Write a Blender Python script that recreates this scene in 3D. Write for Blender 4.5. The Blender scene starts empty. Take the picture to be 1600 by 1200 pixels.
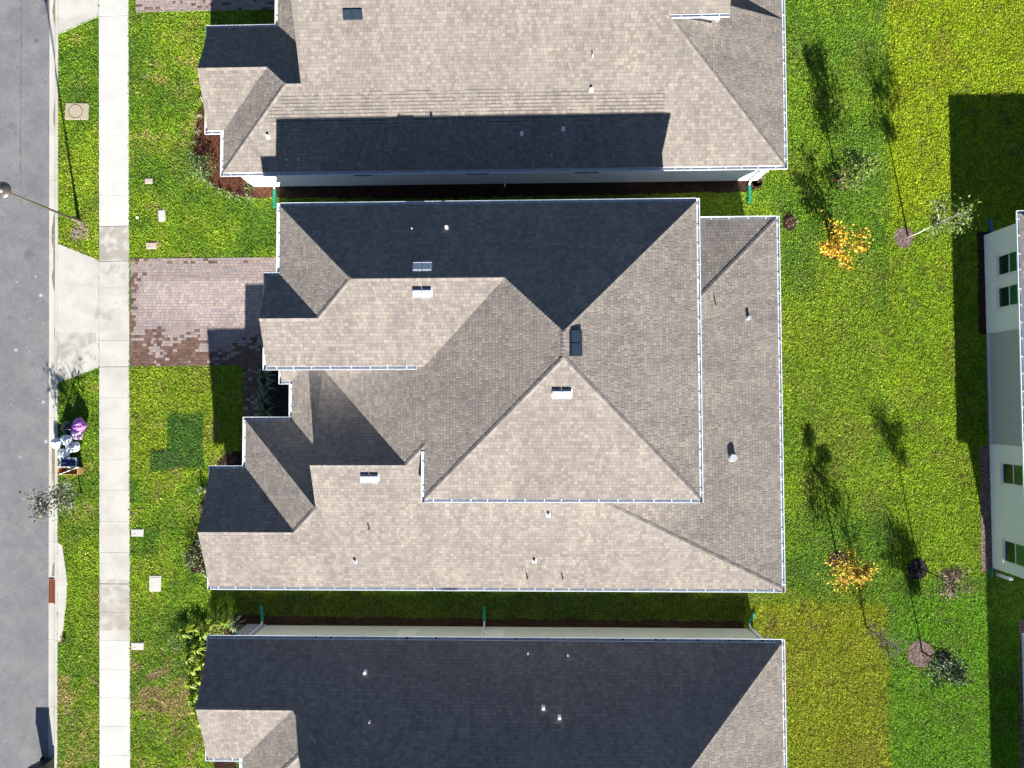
import bpy, bmesh, math, random
import numpy as np
from mathutils import Vector, Matrix, Euler
R_ = math.radians
random.seed(7); RNG = np.random.default_rng(11)
sc = bpy.context.scene
COL = sc.collection

# ------------------------------------------------------------------ camera
CAM_H = 35.7
rx, ry, rz = 0.0328, 0.0298, -0.0029
CROT = (Matrix.Rotation(rz, 3, 'Z') @ Matrix.Rotation(ry, 3, 'Y') @ Matrix.Rotation(rx, 3, 'X'))
cam_d = bpy.data.cameras.new('camera'); cam = bpy.data.objects.new('camera', cam_d); COL.objects.link(cam)
cam.matrix_world = Matrix.Translation((0, 0, CAM_H)) @ CROT.to_4x4()
cam_d.sensor_width = 36.0; cam_d.lens = 1070.0 / 1600.0 * 36.0; cam_d.clip_start = 0.5; cam_d.clip_end = 2000
sc.camera = cam
# ------------------------------------------------------------------ light
SUN_EL = 22.8
SUN_DIR = Vector((0.172, -0.985, math.tan(R_(SUN_EL)))).normalized()      # towards the sun
w = bpy.data.worlds.new('World'); sc.world = w; w.use_nodes = True
nt = w.node_tree; bg = nt.nodes['Background']
sky = nt.nodes.new('ShaderNodeTexSky'); sky.sky_type = 'NISHITA'; sky.sun_disc = False
sky.sun_elevation = R_(SUN_EL); sky.sun_rotation = math.atan2(SUN_DIR.x, SUN_DIR.y)
sky.air_density = 0.62; sky.dust_density = 0.1; sky.ozone_density = 1.2
nt.links.new(sky.outputs[0], bg.inputs[0]); bg.inputs[1].default_value = 0.05
sd = bpy.data.lights.new('sun', 'SUN'); sd.energy = 5.0; sd.angle = R_(0.6); sd.color = (1.0, 0.955, 0.88)
so = bpy.data.objects.new('sun', sd); COL.objects.link(so)
so.rotation_euler = SUN_DIR.to_track_quat('Z', 'Y').to_euler(); so.location = (20, -60, 40)
sc.view_settings.view_transform = 'Standard'; sc.view_settings.look = 'None'
sc.view_settings.exposure = 1.5; sc.view_settings.gamma = 1.0
try: sc.cycles.max_bounces = 6
except Exception: pass

KS = 0.0; YS = 1.26
def SH(x, y): return x + KS * (y - YS)
def W(u, v, z=0.0):
    """place on the level z that a surveyed point of the photo stands at"""
    d = CROT @ Vector(((u - 800) / 1070.0, (600 - v) / 1070.0, -1.0))
    k = (z - CAM_H) / d.z
    return (d.x * k, d.y * k)

_a, _b = W(153.5, 20), W(154.5, 1180); KS = (_a[0] - _b[0]) / (_a[1] - _b[1])
def shear(o):
    for v in o.data.vertices: v.co.x += KS * (v.co.y + o.location.y - YS)
    return o
# ------------------------------------------------------------------ helpers
def tag(o, label=None, cat=None, group=None, kind=None):
    if label: o['label'] = label
    if cat: o['category'] = cat
    if group: o['group'] = group
    if kind: o['kind'] = kind
    return o
def empty(name, loc, label, cat, group=None):
    o = bpy.data.objects.new(name, None); COL.objects.link(o); o.location = loc
    return tag(o, label, cat, group)
class MB:
    def __init__(s): s.v = []; s.f = []; s.m = []; s.uv = {}
    def poly(s, pts, mi=0, uv=None):
        b = len(s.v); s.v += [tuple(p) for p in pts]; s.f.append(tuple(range(b, b + len(pts)))); s.m.append(mi)
        if uv: s.uv[len(s.f) - 1] = uv
    def box(s, c, h, rot=None, mi=0):
        cs = []
        for dx, dy, dz in ((-1,-1,-1),(1,-1,-1),(1,1,-1),(-1,1,-1),(-1,-1,1),(1,-1,1),(1,1,1),(-1,1,1)):
            p = Vector((dx * h[0], dy * h[1], dz * h[2]))
            if rot is not None: p = rot @ p
            cs.append(tuple(p + Vector(c)))
        b = len(s.v); s.v += cs
        for q in ((0,3,2,1),(4,5,6,7),(0,1,5,4),(1,2,6,5),(2,3,7,6),(3,0,4,7)):
            s.f.append(tuple(b + i for i in q)); s.m.append(mi)
    def tube(s, pts, rad, n=8, mi=0, cap=True):
        pts = [Vector(p) for p in pts]; rings = []
        for i, p in enumerate(pts):
            d = (pts[min(i + 1, len(pts) - 1)] - pts[max(i - 1, 0)]).normalized()
            a = d.orthogonal().normalized(); bb = d.cross(a)
            r = rad[i] if isinstance(rad, (list, tuple)) else rad
            b = len(s.v)
            for k in range(n):
                t = 2 * math.pi * k / n
                s.v.append(tuple(p + a * (r * math.cos(t)) + bb * (r * math.sin(t))))
            rings.append(b)
        for i in range(len(rings) - 1):
            # keep twist small: find best offset
            A, B = rings[i], rings[i + 1]
            off = min(range(n), key=lambda o: (Vector(s.v[A]) - (pts[i]) - Vector(s.v[B + o]) + pts[i + 1]).length)
            for k in range(n):
                s.f.append((A + k, A + (k + 1) % n, B + (k + 1 + off) % n, B + (k + off) % n)); s.m.append(mi)
        if cap:
            s.f.append(tuple(rings[0] + k for k in range(n))[::-1]); s.m.append(mi)
            s.f.append(tuple(rings[-1] + k for k in range(n))); s.m.append(mi)
    def lathe(s, c, prof, n=24, mi=0):
        c = Vector(c); rings = []
        for r, z in prof:
            b = len(s.v)
            for k in range(n):
                t = 2 * math.pi * k / n
                s.v.append((c.x + r * math.cos(t), c.y + r * math.sin(t), c.z + z))
            rings.append(b)
        for A, B in zip(rings, rings[1:]):
            for k in range(n):
                s.f.append((A + k, A + (k + 1) % n, B + (k + 1) % n, B + k)); s.m.append(mi)
        s.f.append(tuple(rings[-1] + k for k in range(n))); s.m.append(mi)
    def prism(s, pts, z0, z1, mi=0, top=True, bottom=True):
        n = len(pts)
        for i in range(n):
            a, b = pts[i], pts[(i + 1) % n]
            s.poly([(a[0], a[1], z0), (b[0], b[1], z0), (b[0], b[1], z1), (a[0], a[1], z1)], mi)
        if top: s.poly([(a[0], a[1], z1) for a in pts], mi)
        if bottom: s.poly([(a[0], a[1], z0) for a in pts][::-1], mi)
    def build(s, name, mats, parent=None, smooth=False, bevel=0):
        me = bpy.data.meshes.new(name); me.from_pydata(s.v, [], s.f)
        mats = mats if isinstance(mats, (list, tuple)) else [mats]
        for m in mats: me.materials.append(m)
        me.polygons.foreach_set('material_index', s.m)
        if s.uv:
            ul = me.uv_layers.new(name='UVMap')
            for fi, uv in s.uv.items():
                pol = me.polygons[fi]
                for k, li in enumerate(pol.loop_indices): ul.data[li].uv = uv[k]
        if smooth: me.polygons.foreach_set('use_smooth', [True] * len(me.polygons))
        me.update()
        o = bpy.data.objects.new(name, me); COL.objects.link(o)
        if parent is not None:
            o.parent = parent
            # geometry is given in world space: put it back relative to its root
            root = parent
            off = Vector((0, 0, 0))
            while root is not None: off += root.location; root = root.parent
            me.transform(Matrix.Translation(-off))
        if bevel:
            bv = o.modifiers.new('bevel', 'BEVEL'); bv.width = bevel; bv.segments = 2; bv.limit_method = 'ANGLE'
        return o

# ------------------------------------------------------------------ materials
class N:
    """small node-graph helper"""
    def __init__(s, name):
        s.mat = bpy.data.materials.new(name); s.mat.use_nodes = True
        s.t = s.mat.node_tree; s.b = s.t.nodes['Principled BSDF']
    def n(s, typ, **kw):
        x = s.t.nodes.new(typ)
        for k, v in kw.items():
            if k.startswith('i_'): x.inputs[k[2:].replace('_', ' ')].default_value = v
            else: setattr(x, k, v)
        return x
    def l(s, a, b): s.t.links.new(a, b)
    def math(s, op, a, b=None, c=None):
        x = s.n('ShaderNodeMath', operation=op)
        for i, q in enumerate((a, b, c)):
            if q is None: continue
            if isinstance(q, (int, float)): x.inputs[i].default_value = q
            else: s.l(q, x.inputs[i])
        return x.outputs[0]
    def pos(s): return s.n('ShaderNodeTexCoord').outputs['Object']
    def noise(s, scale, detail=4, rough=.6, vec=None, dist=0):
        x = s.n('ShaderNodeTexNoise'); x.inputs['Scale'].default_value = scale; x.inputs['Detail'].default_value = detail
        x.inputs['Roughness'].default_value = rough; x.inputs['Distortion'].default_value = dist
        s.l(vec if vec is not None else s.pos(), x.inputs['Vector']); return x.outputs['Fac']
    def ramp(s, fac, stops, interp='LINEAR'):
        x = s.n('ShaderNodeValToRGB'); cr = x.color_ramp; cr.interpolation = interp
        while len(cr.elements) < len(stops): cr.elements.new(0.5)
        for e, (p, c) in zip(cr.elements, stops):
            e.position = p; e.color = (c, c, c, 1) if isinstance(c, (int, float)) else (*c, 1)
        s.l(fac, x.inputs[0]); return x.outputs[0]
    def mix(s, fac, a, b, mode='MIX'):
        x = s.n('ShaderNodeMix', data_type='RGBA', blend_type=mode)
        for i, q in ((0, fac), (6, a), (7, b)):
            if isinstance(q, (int, float)): x.inputs[i].default_value = q if i == 0 else (q, q, q, 1)
            elif isinstance(q, tuple): x.inputs[i].default_value = (*q, 1)
            else: s.l(q, x.inputs[i])
        return x.outputs[2]
    def bump(s, h, dist, strength=1.0):
        x = s.n('ShaderNodeBump'); x.inputs['Distance'].default_value = dist; x.inputs['Strength'].default_value = strength
        s.l(h, x.inputs['Height']); s.l(x.outputs[0], s.b.inputs['Normal'])
    def fin(s, col=None, rough=.8, spec=.3, metal=0):
        if col is not None:
            if isinstance(col, tuple): s.b.inputs['Base Color'].default_value = (*col, 1)
            else: s.l(col, s.b.inputs['Base Color'])
        if isinstance(rough, (int, float)): s.b.inputs['Roughness'].default_value = rough
        else: s.l(rough, s.b.inputs['Roughness'])
        s.b.inputs['Specular IOR Level'].default_value = spec; s.b.inputs['Metallic'].default_value = metal
        return s.mat

def mottled(name, c, var=.15, scale=6, rough=.8, spec=.3, metal=0, bump=0, bscale=60, fine=None):
    g = N(name)
    f = g.noise(scale, 5, .65)
    col = g.ramp(f, [(.25, tuple(x * (1 - var) for x in c)), (.75, tuple(min(1, x * (1 + var)) for x in c))])
    if fine:
        f2 = g.noise(fine, 3, .7); col = g.mix(1, col, g.ramp(f2, [(.3, .8), (.7, 1.15)]), 'MULTIPLY')
    if bump: g.bump(g.noise(bscale, 3, .6), bump)
    return g.fin(col, rough, spec, metal)

def shingle(name, base, var=.20, tint=(1, .97, .93), patch=None):
    g = N(name)
    uv = g.n('ShaderNodeUVMap').outputs[0]
    sp = g.n('ShaderNodeSeparateXYZ'); g.l(uv, sp.inputs[0]); U, V = sp.outputs[0], sp.outputs[1]
    vr = g.math('DIVIDE', V, .156)
    row = g.math('FLOOR', vr); vf = g.math('FRACT', vr)
    wr = g.n('ShaderNodeTexWhiteNoise', noise_dimensions='1D'); g.l(row, wr.inputs['W'])
    off = g.math('MULTIPLY', wr.outputs[0], 7.0)
    # tabs of uneven width: warp u a little
    wob = g.n('ShaderNodeCombineXYZ'); g.l(U, wob.inputs[0]); g.l(row, wob.inputs[1])
    nz = g.n('ShaderNodeTexNoise'); nz.inputs['Scale'].default_value = 2.3; nz.inputs['Detail'].default_value = 1; g.l(wob.outputs[0], nz.inputs['Vector'])
    uu = g.math('ADD', g.math('ADD', U, off), g.math('MULTIPLY', nz.outputs['Fac'], .35))
    ur = g.math('DIVIDE', uu, .178); colm = g.math('FLOOR', ur); uf = g.math('FRACT', ur)
    cb = g.n('ShaderNodeCombineXYZ'); g.l(row, cb.inputs[0]); g.l(colm, cb.inputs[1])
    wn = g.n('ShaderNodeTexWhiteNoise', noise_dimensions='2D'); g.l(cb.outputs[0], wn.inputs['Vector'])
    r1 = wn.outputs['Value']
    b = base
    lo, hi = 1 - var, 1 + var
    c1 = tuple(x * lo for x in b); c2 = tuple(x * hi * t for x, t in zip(b, tint)); cm = b
    c3 = (b[0] * .96, b[1] * .94, b[2] * .97)
    col = g.ramp(r1, [(0, c1), (.35, c3), (.65, cm), (1, c2)])
    col = g.mix(1, col, g.ramp(g.noise(3.0, 3, .7, g.pos()), [(.3, .92), (.7, 1.07)]), 'MULTIPLY')
    sv = g.n('ShaderNodeCombineXYZ'); g.l(g.math('MULTIPLY', U, 1.3), sv.inputs[0]); g.l(g.math('MULTIPLY', V, .14), sv.inputs[1])
    col = g.mix(1, col, g.ramp(g.noise(1.0, 5, .65, sv.outputs[0]), [(.3, (.86, .855, .86)), (.62, (1.04, 1.035, 1.02))]), 'MULTIPLY')
    # granule noise, streaks, large drift
    P = g.pos()
    col = g.mix(1, col, g.ramp(g.noise(45, 3, .75, P), [(.25, .84), (.75, 1.14)]), 'MULTIPLY')
    col = g.mix(1, col, g.ramp(g.noise(.55, 5, .6, P), [(.3, (.90, .895, .90)), (.7, (1.07, 1.06, 1.04))]), 'MULTIPLY')
    # printed shadow band over every butt edge and the slits between the tabs
    edge = g.ramp(vf, [(0.0, .50), (.13, .78), (.2, 1.0), (1, 1.0)])
    slit = g.ramp(uf, [(0.0, .45), (.10, 1.0), (.92, 1.0), (1, .7)])
    col = g.mix(.50, col, edge, 'MULTIPLY'); col = g.mix(g.ramp(g.noise(1.6, 3, .6, P), [(.4, .04), (.7, .5)]), col, slit, 'MULTIPLY')
    if patch:      # damp course lines left on one slope: Y range and X range in metres
        y0, y1, x0, x1 = patch
        sx = g.n('ShaderNodeSeparateXYZ'); g.l(g.n('ShaderNodeNewGeometry').outputs['Position'], sx.inputs[0])
        ny = g.math('ADD', sx.outputs[1], g.math('MULTIPLY', g.noise(.5, 2, .5, P), .9))
        m = g.math('MULTIPLY', g.math('GREATER_THAN', ny, y0), g.math('LESS_THAN', ny, y1))
        m = g.math('MULTIPLY', m, g.math('MULTIPLY', g.math('GREATER_THAN', sx.outputs[0], x0), g.math('LESS_THAN', sx.outputs[0], x1)))
        band = g.math('MULTIPLY', m, g.ramp(vf, [(0, 1.0), (.30, .9), (.36, 0), (1, 0)]))
        band = g.math('MULTIPLY', band, g.ramp(g.noise(1.4, 3, .6, P), [(.42, .25), (.5, 1)]))
        col = g.mix(g.math('MULTIPLY', band, .62), col, (.05, .048, .042))
    h = g.math('ADD', g.math('MULTIPLY', g.math('SUBTRACT', 1.0, vf), .9), g.math('MULTIPLY', r1, .8))
    h = g.math('ADD', h, g.math('MULTIPLY', slit, 1.1))
    h = g.math('ADD', h, g.math('MULTIPLY', g.noise(70, 2, .6, P), .5))
    g.bump(h, .020, 1.0)
    return g.fin(col, .93, .12)

M = {}
M['shingle'] = shingle('shingle_taupe', (.256, .233, .212))
M['shingle_north'] = shingle('shingle_taupe_damp', (.250, .228, .207), patch=(13.9, 15.1, -12.4, 6.2))
M['cap'] = mottled('ridge_shingle', (.235, .208, .186), .22, 3.2, .93, .1, fine=30)
M['white'] = mottled('white_paint', (.80, .81, .82), .03, 3, .5, .35)
M['gutter'] = mottled('gutter_aluminium', (.80, .82, .84), .06, 4, .38, .5)
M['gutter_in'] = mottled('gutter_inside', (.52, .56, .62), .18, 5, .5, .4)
M['stucco_white'] = mottled('stucco_white', (.74, .76, .78), .04, 2, .85, .2, bump=.004, bscale=50)
M['stucco_grey'] = mottled('stucco_pale_blue', (.88, .88, .98), .04, 2, .85, .2, bump=.004, bscale=50)
M['stucco_sage'] = mottled('stucco_sage', (.72, .72, .60), .04, 2, .85, .2, bump=.004, bscale=50)
M['stone_grey'] = mottled('stone_veneer', (.35, .35, .38), .4, 9, .85, .2, bump=.01, bscale=14)
M['green_glass'] = mottled('window_glass_dark', (.008, .035, .022), .3, 2, .06, .6)
M['green_glass_pale'] = mottled('window_glass_green', (.02, .12, .05), .25, 2, .10, .6)
M['galv'] = mottled('galvanised_metal', (.52, .56, .62), .08, 9, .5, .5, metal=.35)
M['darkmetal'] = mottled('dark_metal', (.03, .035, .045), .1, 9, .45, .5, metal=.3)
M['vent_sky_dark'] = mottled('vent_metal_sky_dark', (.018, .030, .050), .15, 9, .5, .3)  # galvanised vent metal with the dark sky reflection put into its colour
M['black'] = mottled('black_plastic', (.012, .014, .018), .2, 8, .38, .5)
M['lid'] = mottled('bin_lid_plastic', (.03, .045, .06), .25, 8, .32, .5)
M['pole'] = mottled('pole_bronze', (.16, .125, .095), .15, 6, .5, .4, metal=.3)
M['dome'] = mottled('lamp_dome_metal', (.13, .115, .105), .25, 9, .4, .5, metal=.5)
M['green_pipe'] = mottled('green_plastic', (.01, .22, .13), .15, 9, .45, .4)
M['blue_pipe'] = mottled('blue_plastic', (.02, .14, .30), .15, 9, .45, .4)
M['leaves_debris'] = mottled('leaf_debris', (.025, .02, .02), .4, 30, .9, .1)
M['wood'] = mottled('raw_board', (.55, .33, .16), .2, 7, .75, .2, fine=40)
M['card'] = mottled('cardboard', (.38, .24, .12), .2, 7, .85, .1)
M['trash_purple'] = mottled('bag_purple', (.45, .16, .55), .35, 9, .3, .5, bump=.02, bscale=14)
M['trash_pink'] = mottled('bag_pink', (.68, .48, .66), .25, 9, .3, .5, bump=.02, bscale=14)
M['trash_white'] = mottled('bag_white', (.78, .82, .88), .12, 9, .35, .4, bump=.008, bscale=14)
M['trash_shade'] = mottled('bag_shade', (.012, .014, .022), .3, 9, .25, .6, bump=.02, bscale=14)  # black that stands for the deep shade in the pile
M['blue_box'] = mottled('blue_tub', (.02, .035, .10), .2, 9, .4, .4)
M['rust'] = mottled('rusty_iron', (.30, .11, .075), .35, 20, .8, .2, fine=90)
M['pit'] = mottled('drain_pit', (.03, .02, .018), .3, 20, .95, .1)
M['lid_concrete'] = mottled('utility_concrete', (.40, .35, .26), .2, 12, .9, .15, fine=60)
M['lid_pale'] = mottled('utility_box_pale', (.52, .51, .47), .22, 12, .8, .2, fine=60)
M['lid_pink'] = mottled('utility_box_tan', (.48, .40, .36), .2, 12, .8, .2, fine=60)

def mulch_mat(name, a, b):
    g = N(name); v = g.n('ShaderNodeTexVoronoi'); v.inputs['Scale'].default_value = 22; g.l(g.pos(), v.inputs['Vector'])
    col = g.ramp(v.outputs['Color'], [(.1, a), (.6, b), (.95, tuple(min(1, x * 1.8) for x in b))])
    g.bump(v.outputs['Distance'], .05); return g.fin(col, .95, .1)
M['mulch'] = mulch_mat('mulch_brown', (.010, .007, .005), (.055, .030, .020))
M['mulch_red'] = mulch_mat('mulch_red', (.022, .012, .009), (.13, .052, .030))
M['mulch_pale'] = mulch_mat('mulch_weathered', (.05, .035, .03), (.22, .16, .14))
M['mulch_black'] = mulch_mat('mulch_black', (.008, .007, .008), (.04, .033, .035))
def foliage(name, cols, rough=.55, trans=True):
    g = N(name); oi = g.n('ShaderNodeNewGeometry').outputs['Random Per Island']
    col = g.ramp(oi, [(i / max(1, len(cols) - 1), c) for i, c in enumerate(cols)])
    g.fin(col, rough, .35)
    return g.mat
M['leaf_yellow'] = foliage('leaves_yellow', [(.60, .42, .02), (.70, .50, .03), (.40, .36, .03), (.66, .36, .02), (.58, .20, .02), (.06, .05, .02)])
M['leaf_yellow_pale'] = foliage('leaves_pale_yellow', [(.55, .46, .03), (.68, .52, .03), (.30, .32, .02), (.60, .38, .03), (.50, .18, .03), (.06, .05, .015)])
M['leaf_green'] = foliage('leaves_light_green', [(.12, .20, .02), (.18, .27, .03), (.05, .11, .015), (.24, .31, .06), (.02, .04, .01), (.07, .13, .015)])
M['leaf_lime'] = foliage('leaves_lime', [(.20, .32, .02), (.32, .44, .03), (.07, .15, .012), (.42, .48, .05), (.04, .09, .01)])
M['leaf_dark'] = foliage('leaves_dark_green', [(.008, .022, .006), (.015, .04, .01), (.03, .07, .015), (.01, .02, .01), (.10, .15, .05)])
M['leaf_mid'] = foliage('leaves_mid_green', [(.03, .08, .015), (.06, .14, .02), (.02, .05, .01), (.12, .20, .05), (.35, .38, .22)])
M['leaf_sage'] = foliage('leaves_sage', [(.06, .075, .04), (.16, .18, .11), (.03, .04, .02), (.26, .28, .19), (.02, .03, .015)])
M['leaf_red'] = foliage('leaves_maroon', [(.16, .04, .05), (.28, .09, .10), (.08, .02, .03), (.36, .18, .18)])
M['leaf_brown'] = foliage('leaves_brown', [(.16, .10, .07), (.28, .19, .13), (.06, .04, .03), (.36, .26, .14)])
M['leaf_fern'] = foliage('leaves_strappy', [(.10, .17, .07), (.20, .28, .14), (.34, .38, .24), (.06, .12, .04)])
M['leaf_border'] = foliage('leaves_variegated', [(.18, .22, .10), (.34, .36, .22), (.08, .13, .04), (.28, .27, .15)])
M['bark'] = mottled('bark_grey', (.16, .13, .11), .3, 30, .9, .1)
M['bark_dark'] = mottled('bark_dark', (.035, .028, .025), .3, 30, .9, .1)
M['bark_pale'] = mottled('bark_pale', (.50, .46, .42), .15, 30, .8, .1)

def asphalt():
    g = N('asphalt_aged'); P = g.pos()
    col = g.ramp(g.noise(.7, 6, .65, P), [(.3, (.170, .172, .180)), (.7, (.235, .236, .242))])
    col = g.mix(1, col, g.ramp(g.noise(60, 2, .8, P), [(.3, .72), (.7, 1.24)]), 'MULTIPLY')
    col = g.mix(1, col, g.ramp(g.noise(7, 5, .75, P), [(.3, .86), (.72, 1.10)]), 'MULTIPLY')
    col = g.mix(1, col, g.ramp(g.noise(1.6, 5, .7, P, .4), [(.3, .90), (.7, 1.08)]), 'MULTIPLY')
    dots = g.noise(3.1, 2, .5, P); col = g.mix(g.ramp(dots, [(.735, 0), (.76, 1)]), col, (.10, .10, .11))
    dots2 = g.n('ShaderNodeTexNoise'); dots2.inputs['Scale'].default_value = 5.5; dots2.inputs['Detail'].default_value = 3
    mp = g.n('ShaderNodeMapping'); mp.inputs['Location'].default_value = (31, 7, 3); g.l(P, mp.inputs[0]); g.l(mp.outputs[0], dots2.inputs['Vector'])
    col = g.mix(g.ramp(dots2.outputs['Fac'], [(.70, 0), (.76, .8)]), col, (.52, .52, .53))
    sx = g.n('ShaderNodeSeparateXYZ'); g.l(P, sx.inputs[0]); X, Y = sx.outputs[0], sx.outputs[1]
    cx_ = W(32, 200)[0]; cl = g.math('ABSOLUTE', g.math('SUBTRACT', g.math('ADD', X, g.math('MULTIPLY', g.noise(1.1, 4, .7, P), .16)), g.math('ADD', g.math('MULTIPLY', Y, KS), cx_ + .08 - KS * 13)))
    cr = g.math('MULTIPLY', g.ramp(cl, [(.010, .8), (.035, 0)]), g.math('GREATER_THAN', Y, W(0, 320)[1]))
    col = g.mix(g.math('MULTIPLY', cr, g.ramp(g.noise(2.2, 3, .6, P), [(.4, .2), (.6, 1)])), col, (.07, .07, .075))
    for (u, v, r, am) in ((43, 397, .34, .5), (55, 62, .16, .7), (14, 496, .14, .4), (16, 195, .22, .3), (68, 14, .34, .45)):
        q = W(u, v); d = g.math('SQRT', g.math('ADD', g.math('POWER', g.math('SUBTRACT', X, q[0]), 2), g.math('POWER', g.math('SUBTRACT', Y, q[1]), 2)))
        d = g.math('ADD', d, g.math('MULTIPLY', g.math('SUBTRACT', g.noise(4, 4, .7, P), .5), r * 1.3))
        col = g.mix(g.ramp(d, [(max(.001, r * .45), am), (r, 0)]), col, (.09, .095, .11))
    for (u, v, r) in ((62, 461, .12), (23, 547, .12), (66, 628, .10), (70, 690, .12), (24, 440, .05), (54, 432, .06), (30, 715, .05)):
        q = W(u, v); d = g.math('SQRT', g.math('ADD', g.math('POWER', g.math('SUBTRACT', X, q[0]), 2), g.math('POWER', g.math('SUBTRACT', Y, q[1]), 2)))
        d = g.math('ADD', d, g.math('MULTIPLY', g.math('SUBTRACT', g.noise(9, 4, .8, P), .5), r * 1.8))
        col = g.mix(g.ramp(d, [(.01, .8), (r, 0)]), col, (.62, .62, .62))
    g.bump(g.noise(80, 2, .7, P), .006); return g.fin(col, .9, .15)
M['asphalt'] = asphalt()
def concrete(name, base, stain=.5):
    g = N(name); P = g.pos()
    col = g.ramp(g.noise(.8, 6, .6, P, .4), [(.32, tuple(x * (1 - .22 * stain) for x in base)), (.6, base)])
    col = g.mix(1, col, g.ramp(g.noise(35, 3, .7, P), [(.3, .93), (.7, 1.05)]), 'MULTIPLY')
    col = g.mix(g.ramp(g.noise(.35, 5, .62, P, .6), [(.56, 0), (.66, .45 * stain)]), col, (.42, .37, .30))
    sx = g.n('ShaderNodeSeparateXYZ'); g.l(P, sx.inputs[0])
    for (u0, v0, u1, v1, amt, th) in STAINS:     # damp rusty blotches kept to single slabs
        a = W(u0, v0); b = W(u1, v1); x0, x1 = sorted((a[0], b[0])); y0, y1 = sorted((a[1], b[1]))
        mx = g.math('MULTIPLY', g.math('MULTIPLY', g.math('GREATER_THAN', sx.outputs[0], x0), g.math('LESS_THAN', sx.outputs[0], x1)), g.math('MULTIPLY', g.math('GREATER_THAN', sx.outputs[1], y0), g.math('LESS_THAN', sx.outputs[1], y1)))
        f = g.ramp(g.noise(1.3, 7, .75, P, .5), [(th, 0), (th + .12, amt)])
        col = g.mix(g.math('MULTIPLY', mx, f), col, (.20, .165, .12))
    g.bump(g.noise(60, 2, .6, P), .003); return g.fin(col, .85, .2)
STAINS = [(150, 353, 210, 408, .50, .40), (150, 408, 210, 500, .4, .50), (155, 905, 210, 985, .4, .42), (88, 520, 150, 600, .45, .46)]
M['concrete'] = concrete('concrete_walk', (.53, .515, .475), .9)
M['concrete_white'] = concrete('concrete_bright', (.57, .565, .535), .5)
M['curb'] = concrete('concrete_kerb', (.52, .505, .46), .7)
def attr_mat(name, rough=.8, spec=.2, bscale=40, bump=.01, fine=(.85, 1.12), fscale=40):
    g = N(name); a = g.n('ShaderNodeAttribute'); a.attribute_name = 'Col'
    col = g.mix(1, a.outputs['Color'], g.ramp(g.noise(fscale, 3, .7), [(.3, fine[0]), (.7, fine[1])]), 'MULTIPLY')
    if bump: g.bump(g.noise(bscale, 3, .7), bump)
    return g.fin(col, rough, spec)
M['paver'] = attr_mat('brick_paver', .75, .25)
M['soil'] = attr_mat('lawn_soil', .95, .05, 14, .06, (.6, 1.1), 26)
def grass_mat():
    g = N('grass_blade'); a = g.n('ShaderNodeAttribute'); a.attribute_name = 'Col'
    g.fin(a.outputs['Color'], .6, .22)
    # thin blades let some light through
    tr = g.n('ShaderNodeBsdfTranslucent'); g.l(a.outputs['Color'], tr.inputs[0])
    mx = g.n('ShaderNodeMixShader'); mx.inputs[0].default_value = .30
    g.l(g.b.outputs[0], mx.inputs[1]); g.l(tr.outputs[0], mx.inputs[2])
    g.l(mx.outputs[0], g.t.nodes['Material Output'].inputs[0]); return g.mat
M['grass'] = grass_mat()

# ------------------------------------------------------------------ numpy noise
class VN:
    def __init__(s, seed): s.r = np.random.default_rng(seed).random((256, 256))
    def __call__(s, x, y, sc, octv=3, rough=.5):
        t = np.zeros_like(x); amp = 1; tot = 0
        for o in range(octv):
            X = x * sc + 37.1 * o; Y = y * sc + 11.7 * o
            xi = np.floor(X).astype(int); yi = np.floor(Y).astype(int); fx = X - xi; fy = Y - yi
            fx = fx * fx * (3 - 2 * fx); fy = fy * fy * (3 - 2 * fy)
            g = lambda a, b: s.r[a % 256, b % 256]
            t += amp * ((g(xi, yi) * (1 - fx) + g(xi + 1, yi) * fx) * (1 - fy) + (g(xi, yi + 1) * (1 - fx) + g(xi + 1, yi + 1) * fx) * fy)
            tot += amp; amp *= rough; sc *= 2
        return t / tot
vn1, vn2, vn3, vn4 = VN(1), VN(2), VN(3), VN(4)
def sstep(a, b, x): t = np.clip((x - a) / (b - a), 0, 1); return t * t * (3 - 2 * t)
def pxbox(u0, v0, u1, v1):
    a = W(u0, v0); b = W(u1, v1); return min(a[0], b[0]), max(a[0], b[0]), min(a[1], b[1]), max(a[1], b[1])
def inbox(x, y, bx, soft=.06, wob=0.12):
    x = x + (vn3(x, y, 2.1, 2) - .5) * wob * 2; y = y + (vn4(x, y, 2.3, 2) - .5) * wob * 2
    return sstep(bx[0] - soft, bx[0] + soft, x) * (1 - sstep(bx[1] - soft, bx[1] + soft, x)) * sstep(bx[2] - soft, bx[2] + soft, y) * (1 - sstep(bx[3] - soft, bx[3] + soft, y))
C = lambda *c: np.array(c, float)
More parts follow.
